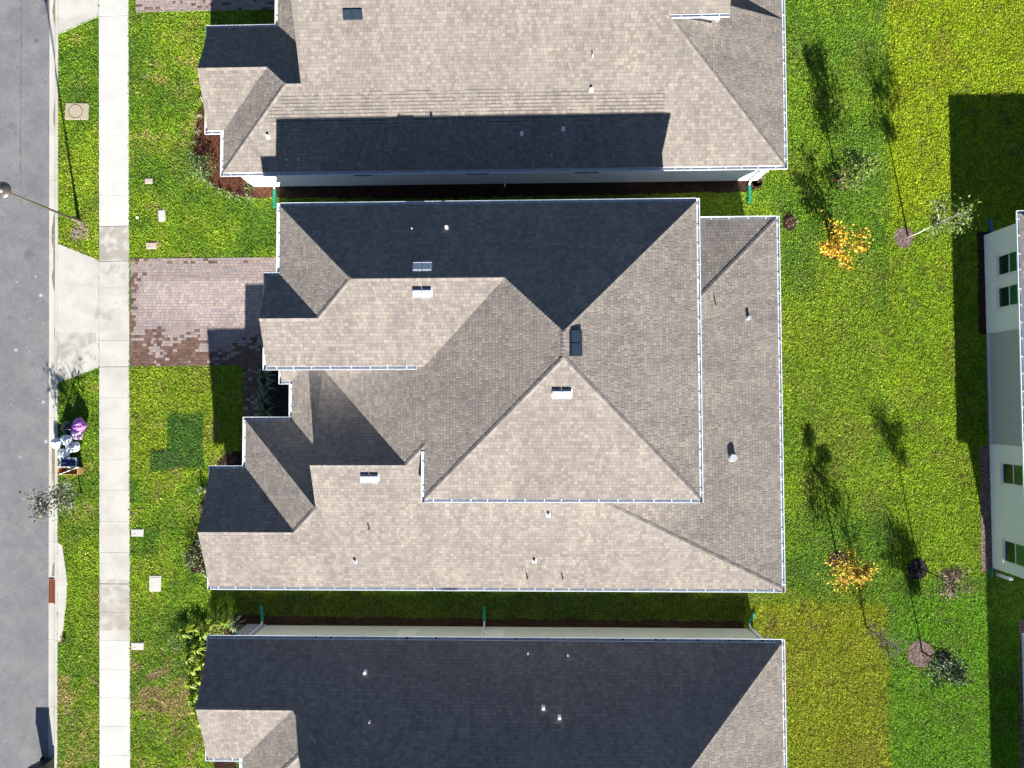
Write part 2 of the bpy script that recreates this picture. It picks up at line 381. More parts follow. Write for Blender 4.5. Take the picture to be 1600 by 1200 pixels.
def lawn_colour(x, y):
    """colour of the turf itself: sod age, fertiliser and thatch differ from plot to plot; house-gap shade painted in"""
    n = x.shape[0]
    big = vn1(x, y, .22, 4, .6); mid = vn2(x, y, .9, 3, .6); sm = vn3(x, y, 3.2, 3, .6)
    def mixc(c, d, k): k = k[:, None]; return c * (1 - k) + d * k
    deep = C(.085, .195, .018); grn = C(.150, .290, .020); lime = C(.250, .385, .020); straw = C(.38, .34, .10); olive = C(.285, .34, .016)
    c = mixc(np.tile(grn, (n, 1)), lime, sstep(.38, .68, big * .6 + mid * .4))
    c = mixc(c, deep, sstep(.48, .34, big * .5 + mid * .5) * .5)
    front = (x < -10).astype(float)
    # yellowish front plot between drive and sod square
    c = mixc(c, lime * C(1.1, 1.0, 1), inbox(x, y, pxbox(203, 575, 380, 735), .3, .5) * .75)
    # pale worn thatch spots on the street side
    th = sstep(.60, .74, mid * .55 + sm * .45) * front
    c = mixc(c, straw, th * .55)
    th2 = inbox(x, y, pxbox(200, 1020, 330, 1215), .8, .8) * sstep(.44, .62, mid * .5 + sm * .5)
    c = mixc(c, C(.36, .28, .11), th2 * .8)
    th3 = inbox(x, y, pxbox(90, 1000, 155, 1215), .5, .6) * sstep(.48, .66, mid * .5 + sm * .5)
    c = mixc(c, straw, th3 * .6)
    th4 = inbox(x, y, pxbox(225, 60, 320, 270), .8, .8) * sstep(.52, .68, mid * .5 + sm * .5)
    c = mixc(c, straw, th4 * .5)
    # re-sodded squares
    for b in ((262, 647, 318, 733), (236, 705, 270, 735)):
        c = mixc(c, C(.060, .165, .024), inbox(x, y, pxbox(*b), .05, .14) * .9)
    c = mixc(c, C(.080, .21, .014), inbox(x, y, pxbox(203, 832, 246, 872), .1, .2) * .7)
    # back yard plots
    back = pxbox(1225, -60, 1385, 935); c = mixc(c, mixc(c, grn * C(.9, .95, 1), np.full(n, .5)), inbox(x, y, back, .1, .1))
    c = mixc(c, lime * C(1.12, 1.0, 1), inbox(x, y, pxbox(1225, 400, 1385, 800), .8, .8) * .45)
    c = mixc(c, deep * 1.2, inbox(x, y, pxbox(1300, 180, 1385, 330), .5, .6) * .55)
    c = mixc(c, deep * 1.15, inbox(x, y, pxbox(1220, 380, 1275, 470), .4, .5) * .6)
    c = mixc(c, C(.290, .400, .012), inbox(x, y, pxbox(1384, -80, 1640, 340), .08, .12) * .85)
    c = mixc(c, C(.255, .390, .012), inbox(x, y, pxbox(1384, 340, 1640, 900), .1, .2) * .55)
    c = mixc(c, olive, inbox(x, y, pxbox(1165, 945, 1391, 1300), .10, .28) * (.70 + .3 * mid)); c = mixc(c, olive, inbox(x, y, pxbox(1165, 925, 1350, 1000), .5, .9) * .5)
    c = mixc(c, C(.130, .315, .012), inbox(x, y, pxbox(1391, 925, 1640, 1300), .06, .16) * .85)
    dk = inbox(x, y, pxbox(1170, 930, 1300, 1000), .6, .6) * sstep(.5, .62, mid * .5 + sm * .5)
    c = mixc(c, C(.12, .11, .03), dk * .6)
    # gap runs between the houses: shade from the lower house put into turf colour
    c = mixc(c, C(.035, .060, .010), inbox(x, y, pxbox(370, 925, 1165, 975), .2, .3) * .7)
    # fallen orange leaves
    c = mixc(c, C(.40, .18, .03), inbox(x, y, pxbox(1492, 1052, 1522, 1074), .15, .5) * sstep(.5, .6, sm) * .8)
    c = mixc(c, C(.32, .20, .04), inbox(x, y, pxbox(1345, 990, 1378, 1006), .12, .4) * sstep(.5, .6, sm) * .7)
    c = mixc(c, C(.40, .34, .20), inbox(x, y, pxbox(102, 352, 132, 372), .15, .4) * sstep(.45, .6, sm) * .8)
    # sparse, matted spots where the soil shows
    mat = sstep(.66, .78, sm * .6 + mid * .4) * (x > 17)
    c = mixc(c, C(.10, .10, .02), mat * .6)
    c *= (.78 + .46 * vn4(x, y, 8.0, 3, .6))[:, None] * (.84 + .34 * vn2(x, y, 1.3, 4, .65))[:, None]
    dull = sstep(.50, .75, vn3(x, y, .7, 4, .65)); c = mixc(c, c * C(1.05, .82, 1.9), dull * .6)
    brn = sstep(.60, .72, vn1(x + 9, y + 4, 2.6, 4, .7)); c = mixc(c, C(.16, .14, .05), brn * (.20 + .25 * (x > 19)))
    c = mixc(c, C(.05, .05, .02), inbox(x, y, pxbox(233, 702, 260, 707), .02, .1) * .8)
    return np.clip(c, .002, 1)

# ------------------------------------------------------------------ layout constants
ZL, ZU, P_, PE = 2.98, 5.95, .43, .2204
X_ASPH, X_CURB = W(75, 600)[0], W(91, 600)[0]
X_SW0, X_SW1 = W(155.5, 600)[0], W(202.5, 600)[0]
Y_TOP, Y_BOT = 27.0, -24.0
drive_N, drive_S = W(300, 403)[1], W(300, 572)[1]
drive2_S = W(300, 18)[1]

# ---- far ground, road, kerb
def struct(o, label=None): o['kind'] = 'structure'; return o
mb = MB(); mb.poly([(-400, -400, -.32), (400, -400, -.32), (400, 400, -.32), (-400, 400, -.32)])
g_far = N('far_ground'); g_far.fin(g_far.ramp(g_far.noise(.12, 5, .6), [(.35, (.07, .13, .012)), (.65, (.14, .20, .02))]), .95, .05)
struct(mb.build('ground', g_far.mat))
mb = MB(); mb.box(((X_ASPH - 9.2 + X_ASPH) / 2, 0, -.18), (4.6, 90, .10)); road = shear(struct(mb.build('road', M['asphalt'])))
# kerb and gutter pan: shallow pan that rolls up to a flat top, cast in pieces
mb = MB()
prof = [(X_ASPH - .01, -.30), (X_ASPH, -.074), (X_ASPH + .14, -.085), (X_ASPH + .30, -.075), (X_ASPH + .345, -.02), (X_ASPH + .40, .035), (X_CURB, .045), (X_CURB, -.30)]
joints = sorted([W(80, v)[1] for v in (94, 281, 371, 608, 653, 738, 846, 1000, 1105)] + [Y_TOP, Y_BOT, W(80, 905)[1], W(80, 943)[1]])
for a, b in zip(joints, joints[1:]):
    if abs(a - W(80, 943)[1]) < .01 and abs(b - W(80, 905)[1]) < .01:
        pr = [(X_ASPH + .44, -.30), (X_ASPH + .44, .045), (X_CURB, .045), (X_CURB, -.30)]
    else: pr = prof
    a += .006; b -= .006
    for (xa, za), (xb, zb) in zip(pr, pr[1:]): mb.poly([(xa, a, za), (xa, b, za), (xb, b, zb), (xb, a, zb)][::-1])
    mb.poly([(x, a, z) for x, z in pr]); mb.poly([(x, b, z) for x, z in pr][::-1])
shear(struct(mb.build('kerb', M['curb'])))
# dark grime line that settled in the pan
gg = N('kerb_grime'); gg.fin(gg.ramp(gg.noise(5, 4, .7), [(.35, (.16, .12, .085)), (.7, (.36, .30, .23))]), .95, .05)
mb = MB(); ys = np.arange(Y_BOT, Y_TOP, .12)
wn = vn1(ys * 0 + 3, ys, .55, 3)
left = X_ASPH + .335 - .20 * sstep(.50, .72, wn); right = X_ASPH + .345 + 0 * ys
def pan_z(x):
    t = (x - X_ASPH) / .30; return -.078 + .006
for i in range(len(ys) - 1):
    if W(80, 945)[1] < ys[i] < W(80, 903)[1]: continue
    mb.poly([(left[i], ys[i], -.070), (right[i], ys[i], -.0215 + .006), (right[i + 1], ys[i + 1], -.0215 + .006), (left[i + 1], ys[i + 1], -.070)])
shear(tag(mb.build('silt_line', gg.mat), kind='structure'))

# ---- sidewalk slabs
mb = MB()
def slab(mb, x0, x1, y0, y1, z=.035, mi=0, b=.012):
    lo = [(x0, y0), (x1, y0), (x1, y1), (x0, y1)]; hi = [(x0 + b, y0 + b), (x1 - b, y0 + b), (x1 - b, y1 - b), (x0 + b, y1 - b)]
    for i in range(4):
        j = (i + 1) % 4
        mb.poly([(*lo[i], -.15), (*lo[j], -.15), (*lo[j], z - b), (*lo[i], z - b)], mi)
        mb.poly([(*lo[i], z - b), (*lo[j], z - b), (*hi[j], z), (*hi[i], z)], mi)
    mb.poly([(*p, z) for p in hi], mi)
jy = [W(178, v)[1] for v in (25, 353, 408, 573, 912)]
full = sorted([Y_TOP, Y_BOT] + jy)
for a, b in zip(full, full[1:]):
    n = max(1, round((b - a) / 1.53)) if (b - a) > 3 else 1
    for k in range(n):
        y0 = a + (b - a) * k / n; y1 = a + (b - a) * (k + 1) / n
        g0 = .018 if k == 0 else .004; g1 = .018 if k == n - 1 else .004
        white = y0 > jy[1] - .1 or y1 < jy[4] + 3
        slab(mb, X_SW0, X_SW1, y0 + g0, y1 - g1, mi=1 if (y0 > W(178, 350)[1] - .2 or y1 < W(178, 985)[1]) else 0, b=.012 if k == 0 else .004)
shear(struct(mb.build('sidewalk', [M['concrete'], M['concrete_white']])))
# apron of the drives between kerb and sidewalk
def apron(pts, name='driveway_apron'):
    m = MB(); m.prism(pts, -.2, .034, bottom=False); return struct(m.build(name, M['concrete']))
xa = X_CURB + .004; xb = X_SW0 - .012
shp = lambda L: [(SH(x, y), y) for x, y in L]
apron(shp([(xa, W(92, 598)[1]), (xb, W(155, 574)[1]), (xb, W(155, 407)[1]), (xa, W(92, 381)[1])]))
apron(shp([(xa, W(92, 54)[1]), (xb, W(155, 26)[1]), (xb, Y_TOP - 3), (xa, Y_TOP - 2)]))
# widened kerb behind the storm inlet
pp = [W(91, 848), W(98, 852), W(102, 880), W(106, 907), W(104, 940), W(99, 985), W(96, 1000), W(91, 1003)]
m = MB(); m.prism([(max(p[0], SH(xa, p[1])), p[1]) for p in pp][::-1], -.2, .046, bottom=False); struct(m.build('inlet_apron', M['concrete']))

# ---- brick pavers: every brick its own tone
def pavers(name, x0, x1, y0, y1, wet, region=None, dark=0.0):
    vs = []; fs = []; cs = []
    bw, bh = .240, .152
    rows = round((y1 - y0) / bh); bh = (y1 - y0) / rows
    for r in range(rows):
        off = (0 if r % 2 else bw / 2)
        c = 0; x = x0 - off
        while x < x1:
            w2 = bw if random.random() < .72 else bw * .62
            xa_, xb_ = max(x, x0), min(x + w2, x1); ya, yb = y0 + r * bh, y0 + (r + 1) * bh
            x += w2
            if xb_ - xa_ < .05: continue
            cx, cy = (xa_ + xb_) / 2, (ya + yb) / 2
            if region and not region(cx, cy): continue
            if xa_ < SH(X_SW1, cy) + .012: xa_ = SH(X_SW1, cy) + .012
            if xb_ - xa_ < .04: continue
            t = random.random(); base = C(.40, .350, .350) * (.86 + .26 * random.random())
            if t < .18: base = C(.345, .32, .34) * (.85 + .25 * random.random())
            elif t > .80: base = C(.45, .365, .335) * (.9 + .2 * random.random())
            if wet(cx, cy) > random.random(): base = C(.185, .120, .098) * (.75 + .6 * random.random())
            kk = wet(cx, cy)
            if -.9 < kk: base = base * (1 - .22 * min(1, max(0, (kk + .9) / .9)))
            base = base * (1 - dark) * C(1.03, .965, .935)
            g = .005; z = .030 + random.uniform(-.0015, .0015); b = len(vs); q = .008
            vs += [(xa_ + g, ya + g, z - .012), (xb_ - g, ya + g, z - .012), (xb_ - g, yb - g, z - .012), (xa_ + g, yb - g, z - .012),
                   (xa_ + g + q, ya + g + q, z), (xb_ - g - q, ya + g + q, z), (xb_ - g - q, yb - g - q, z), (xa_ + g + q, yb - g - q, z)]
            for f in ((4, 5, 6, 7), (0, 1, 5, 4), (1, 2, 6, 5), (2, 3, 7, 6), (3, 0, 4, 7)): fs.append(tuple(b + i for i in f)); cs.append(base)
    me = bpy.data.meshes.new(name); me.from_pydata(vs, [], fs); me.materials.append(M['paver'])
    at = me.color_attributes.new('Col', 'FLOAT_COLOR', 'CORNER')
    arr = np.ones((len(me.loops), 4), np.float32); i = 0
    for f, c in zip(fs, cs): arr[i:i + 4, :3] = c; i += 4
    at.data.foreach_set('color', arr.ravel()); o = bpy.data.objects.new(name, me); COL.objects.link(o); return struct(o)
def wetf(x, y):
    u = (x - X_SW1) / 6.0; vv = (y - drive_S) / (drive_N - drive_S)
    nz = float(vn1(np.array([x]), np.array([y]), .8, 3)[0]) - .5
    k = -1
    k = max(k, 1.5 * (.30 - vv + .5 * nz + (.08 if u < .2 else 0) - (.10 if .62 < u < .8 else 0)) / .42)
    k = max(k, (.09 - u + .15 * nz) / .05 if vv < .80 else 0)
    if vv > .94: k = max(k, .10 + nz)
    if u < .14 and vv > .78: k = max(k, .35)
    return k
pavers('driveway', X_SW1 - .2, W(445, 500)[0], drive_S, drive_N, wetf)
walk_x0, walk_x1 = W(380, 610)[0], W(408, 610)[0]
pavers('entry_walk', walk_x0, walk_x1, W(400, 668)[1], drive_S - .004, lambda x, y: .9, dark=.05)
pavers('driveway', X_SW1 + .012, -12.2, drive2_S, Y_TOP - 4, lambda x, y: .12)
mb = MB(); mb.poly([(X_SW1 + .01, drive_S, .012), (-12.6, drive_S, .012), (-12.6, drive_N, .012), (X_SW1 + .01, drive_N, .012)])
mb.poly([(walk_x0, W(400, 668)[1], .012), (walk_x1, W(400, 668)[1], .012), (walk_x1, drive_S, .012), (walk_x0, drive_S, .012)])
mb.poly([(X_SW1 + .01, drive2_S, .012), (-12.2, drive2_S, .012), (-12.2, Y_TOP - 4, .012), (X_SW1 + .01, Y_TOP - 4, .012)])
struct(mb.build('joint_sand', mottled('joint_sand', (.16, .14, .12), .2, 20, .95, .05)))

# ---- mulch beds (ragged outlines)
def blob(cx, cy, rx_, ry_, n=26, jag=.10):
    return [(cx + rx_ * (1 + random.uniform(-jag, jag)) * math.cos(2 * math.pi * k / n), cy + ry_ * (1 + random.uniform(-jag, jag)) * math.sin(2 * math.pi * k / n)) for k in range(n)]
BEDS = []
def bed(pts, mat, z=.035, ring=False):
    BEDS.append(np.array(pts)); m = MB(); n = len(pts)
    m.prism(pts, -.05, z, top=False, bottom=False)
    cx = sum(p[0] for p in pts) / n; cy = sum(p[1] for p in pts) / n
    m.poly([(p[0], p[1], z) for p in pts])
    return struct(m.build('mulch_bed', M[mat]))
def densify(px, jag=.05, step=.35):
    pts = [W(*p) for p in px]; out = []
    for a, b in zip(pts, pts[1:] + pts[:1]):
        d = math.hypot(b[0] - a[0], b[1] - a[1]); k = max(1, int(d / step))
        for i in range(k):
            t = i / k; out.append((a[0] + (b[0] - a[0]) * t + random.uniform(-jag, jag), a[1] + (b[1] - a[1]) * t + random.uniform(-jag, jag)))
    return out[::-1]
bed(densify([(326, 130), (318, 160), (306, 200), (304, 240), (312, 268), (330, 289), (354, 300), (385, 309), (415, 309), (430, 307), (430, 272), (400, 150)]), 'mulch_red')
bed(densify([(430, 272), (430, 310), (700, 310), (1160, 300), (1190, 296), (1190, 270), (1150, 262), (800, 262)]), 'mulch')
bed(densify([(360, 958), (420, 962), (700, 965), (1160, 970), (1172, 1010), (700, 1010), (360, 1010)]), 'mulch')
bed([W(408, 575), W(408, 650), W(408, 670), W(520, 670), W(520, 575)][::-1] and [(walk_x1 + .01, W(0, 575)[1]), (walk_x1 + .01, W(0, 672)[1] - .0), (-10.6, W(0, 672)[1]), (-10.6, W(0, 575)[1])][::-1], 'mulch_black')
bed(densify([(338, 730), (345, 716), (362, 706), (378, 703), (400, 703), (400, 735)]), 'mulch')
bed(densify([(322, 765), (314, 790), (312, 835), (298, 850), (290, 872), (300, 893), (320, 897), (345, 890), (345, 765)]), 'mulch')
bed(densify([(318, 1000), (300, 1020), (306, 1060), (312, 1110), (320, 1150), (340, 1210), (370, 1210), (370, 985), (330, 972)]), 'mulch')
bed(densify([(1526, 362), (1528, 523), (1548, 523), (1548, 362)], .02), 'mulch')
bed(densify([(1530, 697), (1533, 894), (1560, 894), (1555, 697)], .02), 'mulch_pale')
bed(densify([(1592, 968), (1594, 1230), (1640, 1230), (1640, 968)], .02), 'mulch_pale')
bed(blob(*W(1412, 371), .52, .56), 'mulch_pale'); bed(blob(*W(1433, 889), .50, .55), 'mulch_black')
bed(blob(*W(1438, 1021), .68, .66), 'mulch_pale'); bed(blob(*W(1299, 396), .36, .34), 'mulch'); bed(blob(*W(1309, 874), .50, .42), 'mulch_black')
bed(blob(*W(1183, 281), .30, .36), 'mulch'); bed(blob(*W(1233, 348), .35, .45), 'mulch')

# ------------------------------------------------------------------ lawn + grass
LAWN = [(X_CURB, X_SW0 - .01), (X_SW1 + .005, 34.0)]
FOOT = []     # footprints (x0,x1,y0,y1) without grass
FOOT += [(-11.5, 11.3, -8.3, 8.6), (-15.2, -11.5, -8.3, -3.2), (-13.5, -11.5, -3.2, -.9), (-14.8, 11.8, 11.65, 30), (-15.0, 11.4, -30, -11.3), (23.2, 40, -8.25, 8.7), (24.6, 40, -30, -10.6), (-11.95, -11.5, 1.6, 8.6)]
FOOT += [(X_SW1, -11.6, drive_S, drive_N), (walk_x0, walk_x1, -1.2, drive_S), (X_SW1, -11.6, drive2_S, 30)]
APR = [shp([(xa, W(92, 598)[1]), (xb, W(155, 574)[1]), (xb, W(155, 407)[1]), (xa, W(92, 381)[1])]), shp([(xa, W(92, 54)[1]), (xb, W(155, 26)[1]), (xb, 30), (xa, 30)]), [(max(p[0], SH(xa, p[1])), p[1]) for p in pp]]
def in_poly(x, y, poly):
    ins = np.zeros(x.shape, bool); n = len(poly)
    for i in range(n):
        x1, y1 = poly[i]; x2, y2 = poly[(i + 1) % n]
        if y1 == y2: continue
        c = ((y1 > y) != (y2 > y)) & (x < (x2 - x1) * (y - y1) / (y2 - y1) + x1); ins ^= c
    return ins
SMALL = []   # utility lids: (x, y, hx, hy)
def free(x, y):
    xs = x - KS * (y - YS); xs = xs + (vn2(x, y, 3.7, 3, .7) - .5) * .16 * np.where(xs < X_SW0 + .5, 1, -1) * (abs(xs - X_CURB) > .3); ok = (xs > X_CURB + .0) & ~((xs > X_SW0 - .012) & (xs < X_SW1 + .004))
    for a, b, c, d in FOOT: ok &= ~((x > a) & (x < b) & (y > c) & (y < d))
    for p in APR: ok &= ~in_poly(x, y, p)
    for p in BEDS: ok &= ~in_poly(x, y, p)
    for (a, b, hx, hy) in SMALL: ok &= ~((abs(x - a) < hx) & (abs(y - b) < hy))
    return ok
def make_lawn_sheet(x0, x1):
    st = .3; nx = int((x1 - x0) / st) + 1; ny = int(56 / st) + 1
    X, Y = np.meshgrid(np.linspace(x0, x1, nx), np.linspace(-28, 28, ny)); Z = (vn2(X.ravel(), Y.ravel(), .4, 3) - .5) * .03 - .01
    v = np.stack([X.ravel(), Y.ravel(), Z], 1); idx = np.arange(nx * ny).reshape(ny, nx)
    f = np.stack([idx[:-1, :-1].ravel(), idx[:-1, 1:].ravel(), idx[1:, 1:].ravel(), idx[1:, :-1].ravel()], 1)
    return v, f
vs = []; fs = []; b = 0
for x0, x1 in LAWN:
    v, f = make_lawn_sheet(x0, x1); vs.append(v); fs.append(f + b); b += len(v)
v = np.concatenate(vs); f = np.concatenate(fs)
v[:, 0] += KS * (v[:, 1] - YS) * (v[:, 0] < X_SW1 + 8)
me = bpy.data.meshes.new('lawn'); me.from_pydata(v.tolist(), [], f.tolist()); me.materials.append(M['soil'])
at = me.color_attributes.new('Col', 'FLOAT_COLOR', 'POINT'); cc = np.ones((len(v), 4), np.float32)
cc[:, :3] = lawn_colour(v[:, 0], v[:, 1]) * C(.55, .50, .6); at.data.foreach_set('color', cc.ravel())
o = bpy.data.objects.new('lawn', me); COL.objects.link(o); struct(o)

def make_grass(name, dens):
    area = (26.6 + 26.6) * (23.2 + 20.5); n = int(area * dens)
    x = RNG.uniform(-26, 27.2, n); y = RNG.uniform(-20.5, 23.2, n)
    wx_ = vn1(x, y, 4.2, 2) - .5; wy_ = vn2(x, y, 4.2, 2) - .5
    x = x + wx_ * .10; y = y + wy_ * .10; h1 = vn3(x, y, 7.3, 2, .7); h2 = h1
    ok = free(x, y); x = x[ok]; y = y[ok]; h1 = h1[ok]; h2 = h2[ok]; n = len(x)
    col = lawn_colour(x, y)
    tuft = vn1(x, y, 12.0, 2, .8)
    spk = vn4.r[(np.floor(x / .075).astype(int) * 7) % 256, (np.floor(y / .075 + 9 * h1).astype(int) * 13) % 256]
    col *= 1.10 * (.42 + .75 * RNG.random(n) + .75 * spk + .5 * (h1 - .5))[:, None]
    yel = RNG.random(n) < .12; col[yel] = col[yel] * np.array([1.7, 1.2, 2.5])
    ln = (.042 + .045 * RNG.random(n)) * (.65 + .8 * tuft)
    wd = .009 + .010 * RNG.random(n)
    ang = RNG.uniform(0, 2 * np.pi, n)
    tilt = np.radians(RNG.uniform(35, 86, n))
    dx, dy = np.cos(ang), np.sin(ang)
    px, py = -dy, dx
    base = np.stack([x, y, np.full(n, .018)], 1)
    side = np.stack([px, py, np.zeros(n)], 1) * wd[:, None]
    tip = base + np.stack([dx * np.sin(tilt), dy * np.sin(tilt), np.cos(tilt)], 1) * ln[:, None]
    mid = base + (tip - base) * .55 + np.stack([np.zeros(n), np.zeros(n), ln * .10], 1)
    V = np.empty((n, 4, 3)); V[:, 0] = base - side * .8; V[:, 1] = mid + side; V[:, 2] = tip; V[:, 3] = mid - side
    V = V.reshape(-1, 3).astype(np.float32)
    me = bpy.data.meshes.new(name); me.vertices.add(4 * n); me.vertices.foreach_set('co', V.ravel())
    me.loops.add(4 * n); me.loops.foreach_set('vertex_index', np.arange(4 * n, dtype=np.int32))
    me.polygons.add(n); me.polygons.foreach_set('loop_start', np.arange(0, 4 * n, 4, dtype=np.int32))
    me.update(calc_edges=True)
    at = me.color_attributes.new('Col', 'FLOAT_COLOR', 'POINT'); cc = np.ones((n, 4, 4), np.float32); cc[:, :, :3] = np.clip(col, 0, 1)[:, None, :]
    at.data.foreach_set('color', cc.ravel()); me.materials.append(M['grass'])
    o = bpy.data.objects.new(name, me); COL.objects.link(o)
    tag(o, kind='stuff', label='green and yellow-green clipped turf grass covering the yards'); return o

# ------------------------------------------------------------------ roofs
def roof(name, planes, parent, mat='shingle', label=None, th=.10, zoff=0):
    """planes: (poly, a, bx, by) with z = a + bx*x + by*y"""
    m = MB(); cnt = {}
    key = lambda p, z: (round(p[0], 2), round(p[1], 2), round(z, 2))
    for i, (pl, a, bx, by) in enumerate(planes):
        z = lambda p: a + bx * p[0] + by * p[1] + zoff
        ar = sum(pl[k][0] * pl[(k + 1) % len(pl)][1] - pl[(k + 1) % len(pl)][0] * pl[k][1] for k in range(len(pl)))
        if ar < 0: pl = pl[::-1]
        g = math.hypot(bx, by); ux, uy = bx / g, by / g; sl = math.sqrt(1 + g * g)
        uv = [((-p[0] * uy + p[1] * ux) + 13.7 * i, (p[0] * ux + p[1] * uy) * sl + 3.1 * i + 50) for p in pl]
        m.poly([(p[0], p[1], z(p)) for p in pl], 0, uv)
        m.poly([(p[0], p[1], z(p) - th) for p in pl][::-1], 1)
        for k in range(len(pl)):
            p, q = pl[k], pl[(k + 1) % len(pl)]
            kk = frozenset((key(p, z(p)), key(q, z(q)))); cnt.setdefault(kk, []).append((p, q, z(p), z(q)))
    for kk, L in cnt.items():
        if len(L) == 1:
            p, q, zp, zq = L[0]
            m.poly([(p[0], p[1], zp - th), (q[0], q[1], zq - th), (q[0], q[1], zq), (p[0], p[1], zp)], 1)
    o = m.build(name, [M[mat], M['white']], parent)
    if label: o['label'] = label
    return o
def caps(segs, parent, w_=.120, name='ridge_cap'):
    """overlapping cap shingles along hips and ridges; segs of 3D end points and the two slope vectors"""
    m = MB()
    for a, b, s1, s2 in segs:
        a = Vector(a); b = Vector(b); d = b - a; L = d.length; d.normalize(); n = max(1, int(L / .15)); st = L / n
        for k in range(n):
            p = a + d * (k * st); q = a + d * ((k + 1) * st + .05)
            lift0 = .030 + random.uniform(0, .006); lift1 = .014
            for sv in (s1, s2):
                sv = Vector(sv); wv = sv * w_ * random.uniform(.92, 1.08)
                up0, up1 = Vector((0, 0, lift0)), Vector((0, 0, lift1))
                m.poly([p + up0, q + up1, q + wv + up1 * .5, p + wv + up0 * .6])
            # little butt face
            sv1, sv2 = Vector(s1) * w_, Vector(s2) * w_
            m.poly([p + sv1 + Vector((0, 0, lift0 * .6)), p + Vector((0, 0, lift0)), p, p + sv1]); m.poly([p + Vector((0, 0, lift0)), p + sv2 + Vector((0, 0, lift0 * .6)), p + sv2, p])
    g = m.build(name, M['capr'], parent); return g
gcap = N('ridge_cap_shingle'); oi = gcap.n('ShaderNodeNewGeometry').outputs['Random Per Island']
gcap.fin(gcap.mix(1, gcap.ramp(oi, [(0, (.17, .152, .14)), (.5, (.215, .190, .174)), (1, (.26, .235, .215))]), gcap.ramp(gcap.noise(45, 3, .7), [(.3, .85), (.7, 1.12)]), 'MULTIPLY'), .93, .12); M['capr'] = gcap.mat
def slopevec(bx, by, d):
    """unit vector that lies in the plane z=bx x+by y, square to ridge direction d, pointing down"""
    n = Vector((-bx, -by, 1)).normalized(); s = n.cross(d).normalized()
    return s if s.z < 0 else -s
def cap_seg(p, q, A, B):
    z = lambda pt, pl: pl[1] + pl[2] * pt[0] + pl[3] * pt[1]
    a = Vector((p[0], p[1], z(p, A))); b = Vector((q[0], q[1], z(q, A))); 
    if b.z < a.z: a, b = b, a
    d = (b - a).normalized(); s1 = slopevec(A[2], A[3], d); s2 = slopevec(B[2], B[3], d)
    # make sure the two wings go to opposite sides
    if s1.dot(s2) > .6: s2 = -s1
    return (a, b, s1, s2)

def gutter(m, p, q, z, out, hang=.78, w_=.155, debris=None):
    """open K gutter between p and q (inner edge), out = outward unit vector; adds to MB m"""
    p = Vector((p[0], p[1], 0)); q = Vector((q[0], q[1], 0)); out = Vector((out[0], out[1], 0)); d = (q - p); L = d.length; d.normalize()
    def bx(s0, s1, o0, o1, z0, z1, mi=0):
        c = p + d * ((s0 + s1) / 2) + out * ((o0 + o1) / 2); c.z = (z0 + z1) / 2
        rot = Matrix(((d.x, out.x, 0), (d.y, out.y, 0), (0, 0, 1)))
        m.box(c, ((s1 - s0) / 2, (o1 - o0) / 2, (z1 - z0) / 2), rot, mi)
    h = .10
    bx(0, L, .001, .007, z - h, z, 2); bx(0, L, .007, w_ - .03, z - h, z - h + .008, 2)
    bx(0, L, w_ - .03, w_ - .022, z - h, z - .035); bx(0, L, w_ - .03, w_, z - .035, z - .028); bx(0, L, w_ - .004, w_ + .002, z - .028, z + .006); bx(0, L, w_ - .026, w_ - .004, z - .006, z + .004)
    bx(-.0, .006, .007, w_ - .004, z - h, z - .001); bx(L - .006, L, .007, w_ - .004, z - h, z - .001)
    n = int(L / hang)
    for k in range(1, n + 1):
        s_ = (k - .5) * L / n + random.uniform(-.06, .06)
        bx(s_ - .016, s_ + .016, .008, w_ - .026, z - .014, z - .001)
    if debris:
        for k in range(debris):
            s_ = random.uniform(.1, L - .1); bx(s_ - random.uniform(.02, .07), s_ + .05, .03, w_ - .04, z - h + .009, z - h + random.uniform(.02, .05), 1)
def gutters(segs, parent, name='gutter'):
    """each run is a part of its own"""
    for s in segs:
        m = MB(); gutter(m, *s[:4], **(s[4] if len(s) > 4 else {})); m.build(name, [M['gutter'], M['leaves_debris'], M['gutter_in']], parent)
def inset(pts, d):
    n = len(pts); out = []
    ar = sum(pts[k][0] * pts[(k + 1) % n][1] - pts[(k + 1) % n][0] * pts[k][1] for k in range(n))
    if ar < 0: pts = pts[::-1]
    for i in range(n):
        a, b, c = Vector(pts[i - 1]), Vector(pts[i]), Vector(pts[(i + 1) % n])
        e1 = (b - a).normalized(); e2 = (c - b).normalized(); n1 = Vector((-e1.y, e1.x)); n2 = Vector((-e2.y, e2.x))
        out.append((b.x + (n1.x + n2.x) * d, b.y + (n1.y + n2.y) * d))
    return out
def walls(name, outline, z0, z1, ins, mat, parent, soffit_in=.125):
    m = MB(); m.prism(inset(outline, ins), z0, z1, 0, bottom=False)
    so_ = inset(outline, soffit_in); m.poly([(p[0], p[1], z1 + .004) for p in so_], 1)
    return m.build(name, [mat, M['white']], parent)
def box_part(name, c, h, mat, parent, rot=None, bevel=0):
    m = MB(); m.box(c, h, rot); return m.build(name, mat, parent, bevel=bevel)
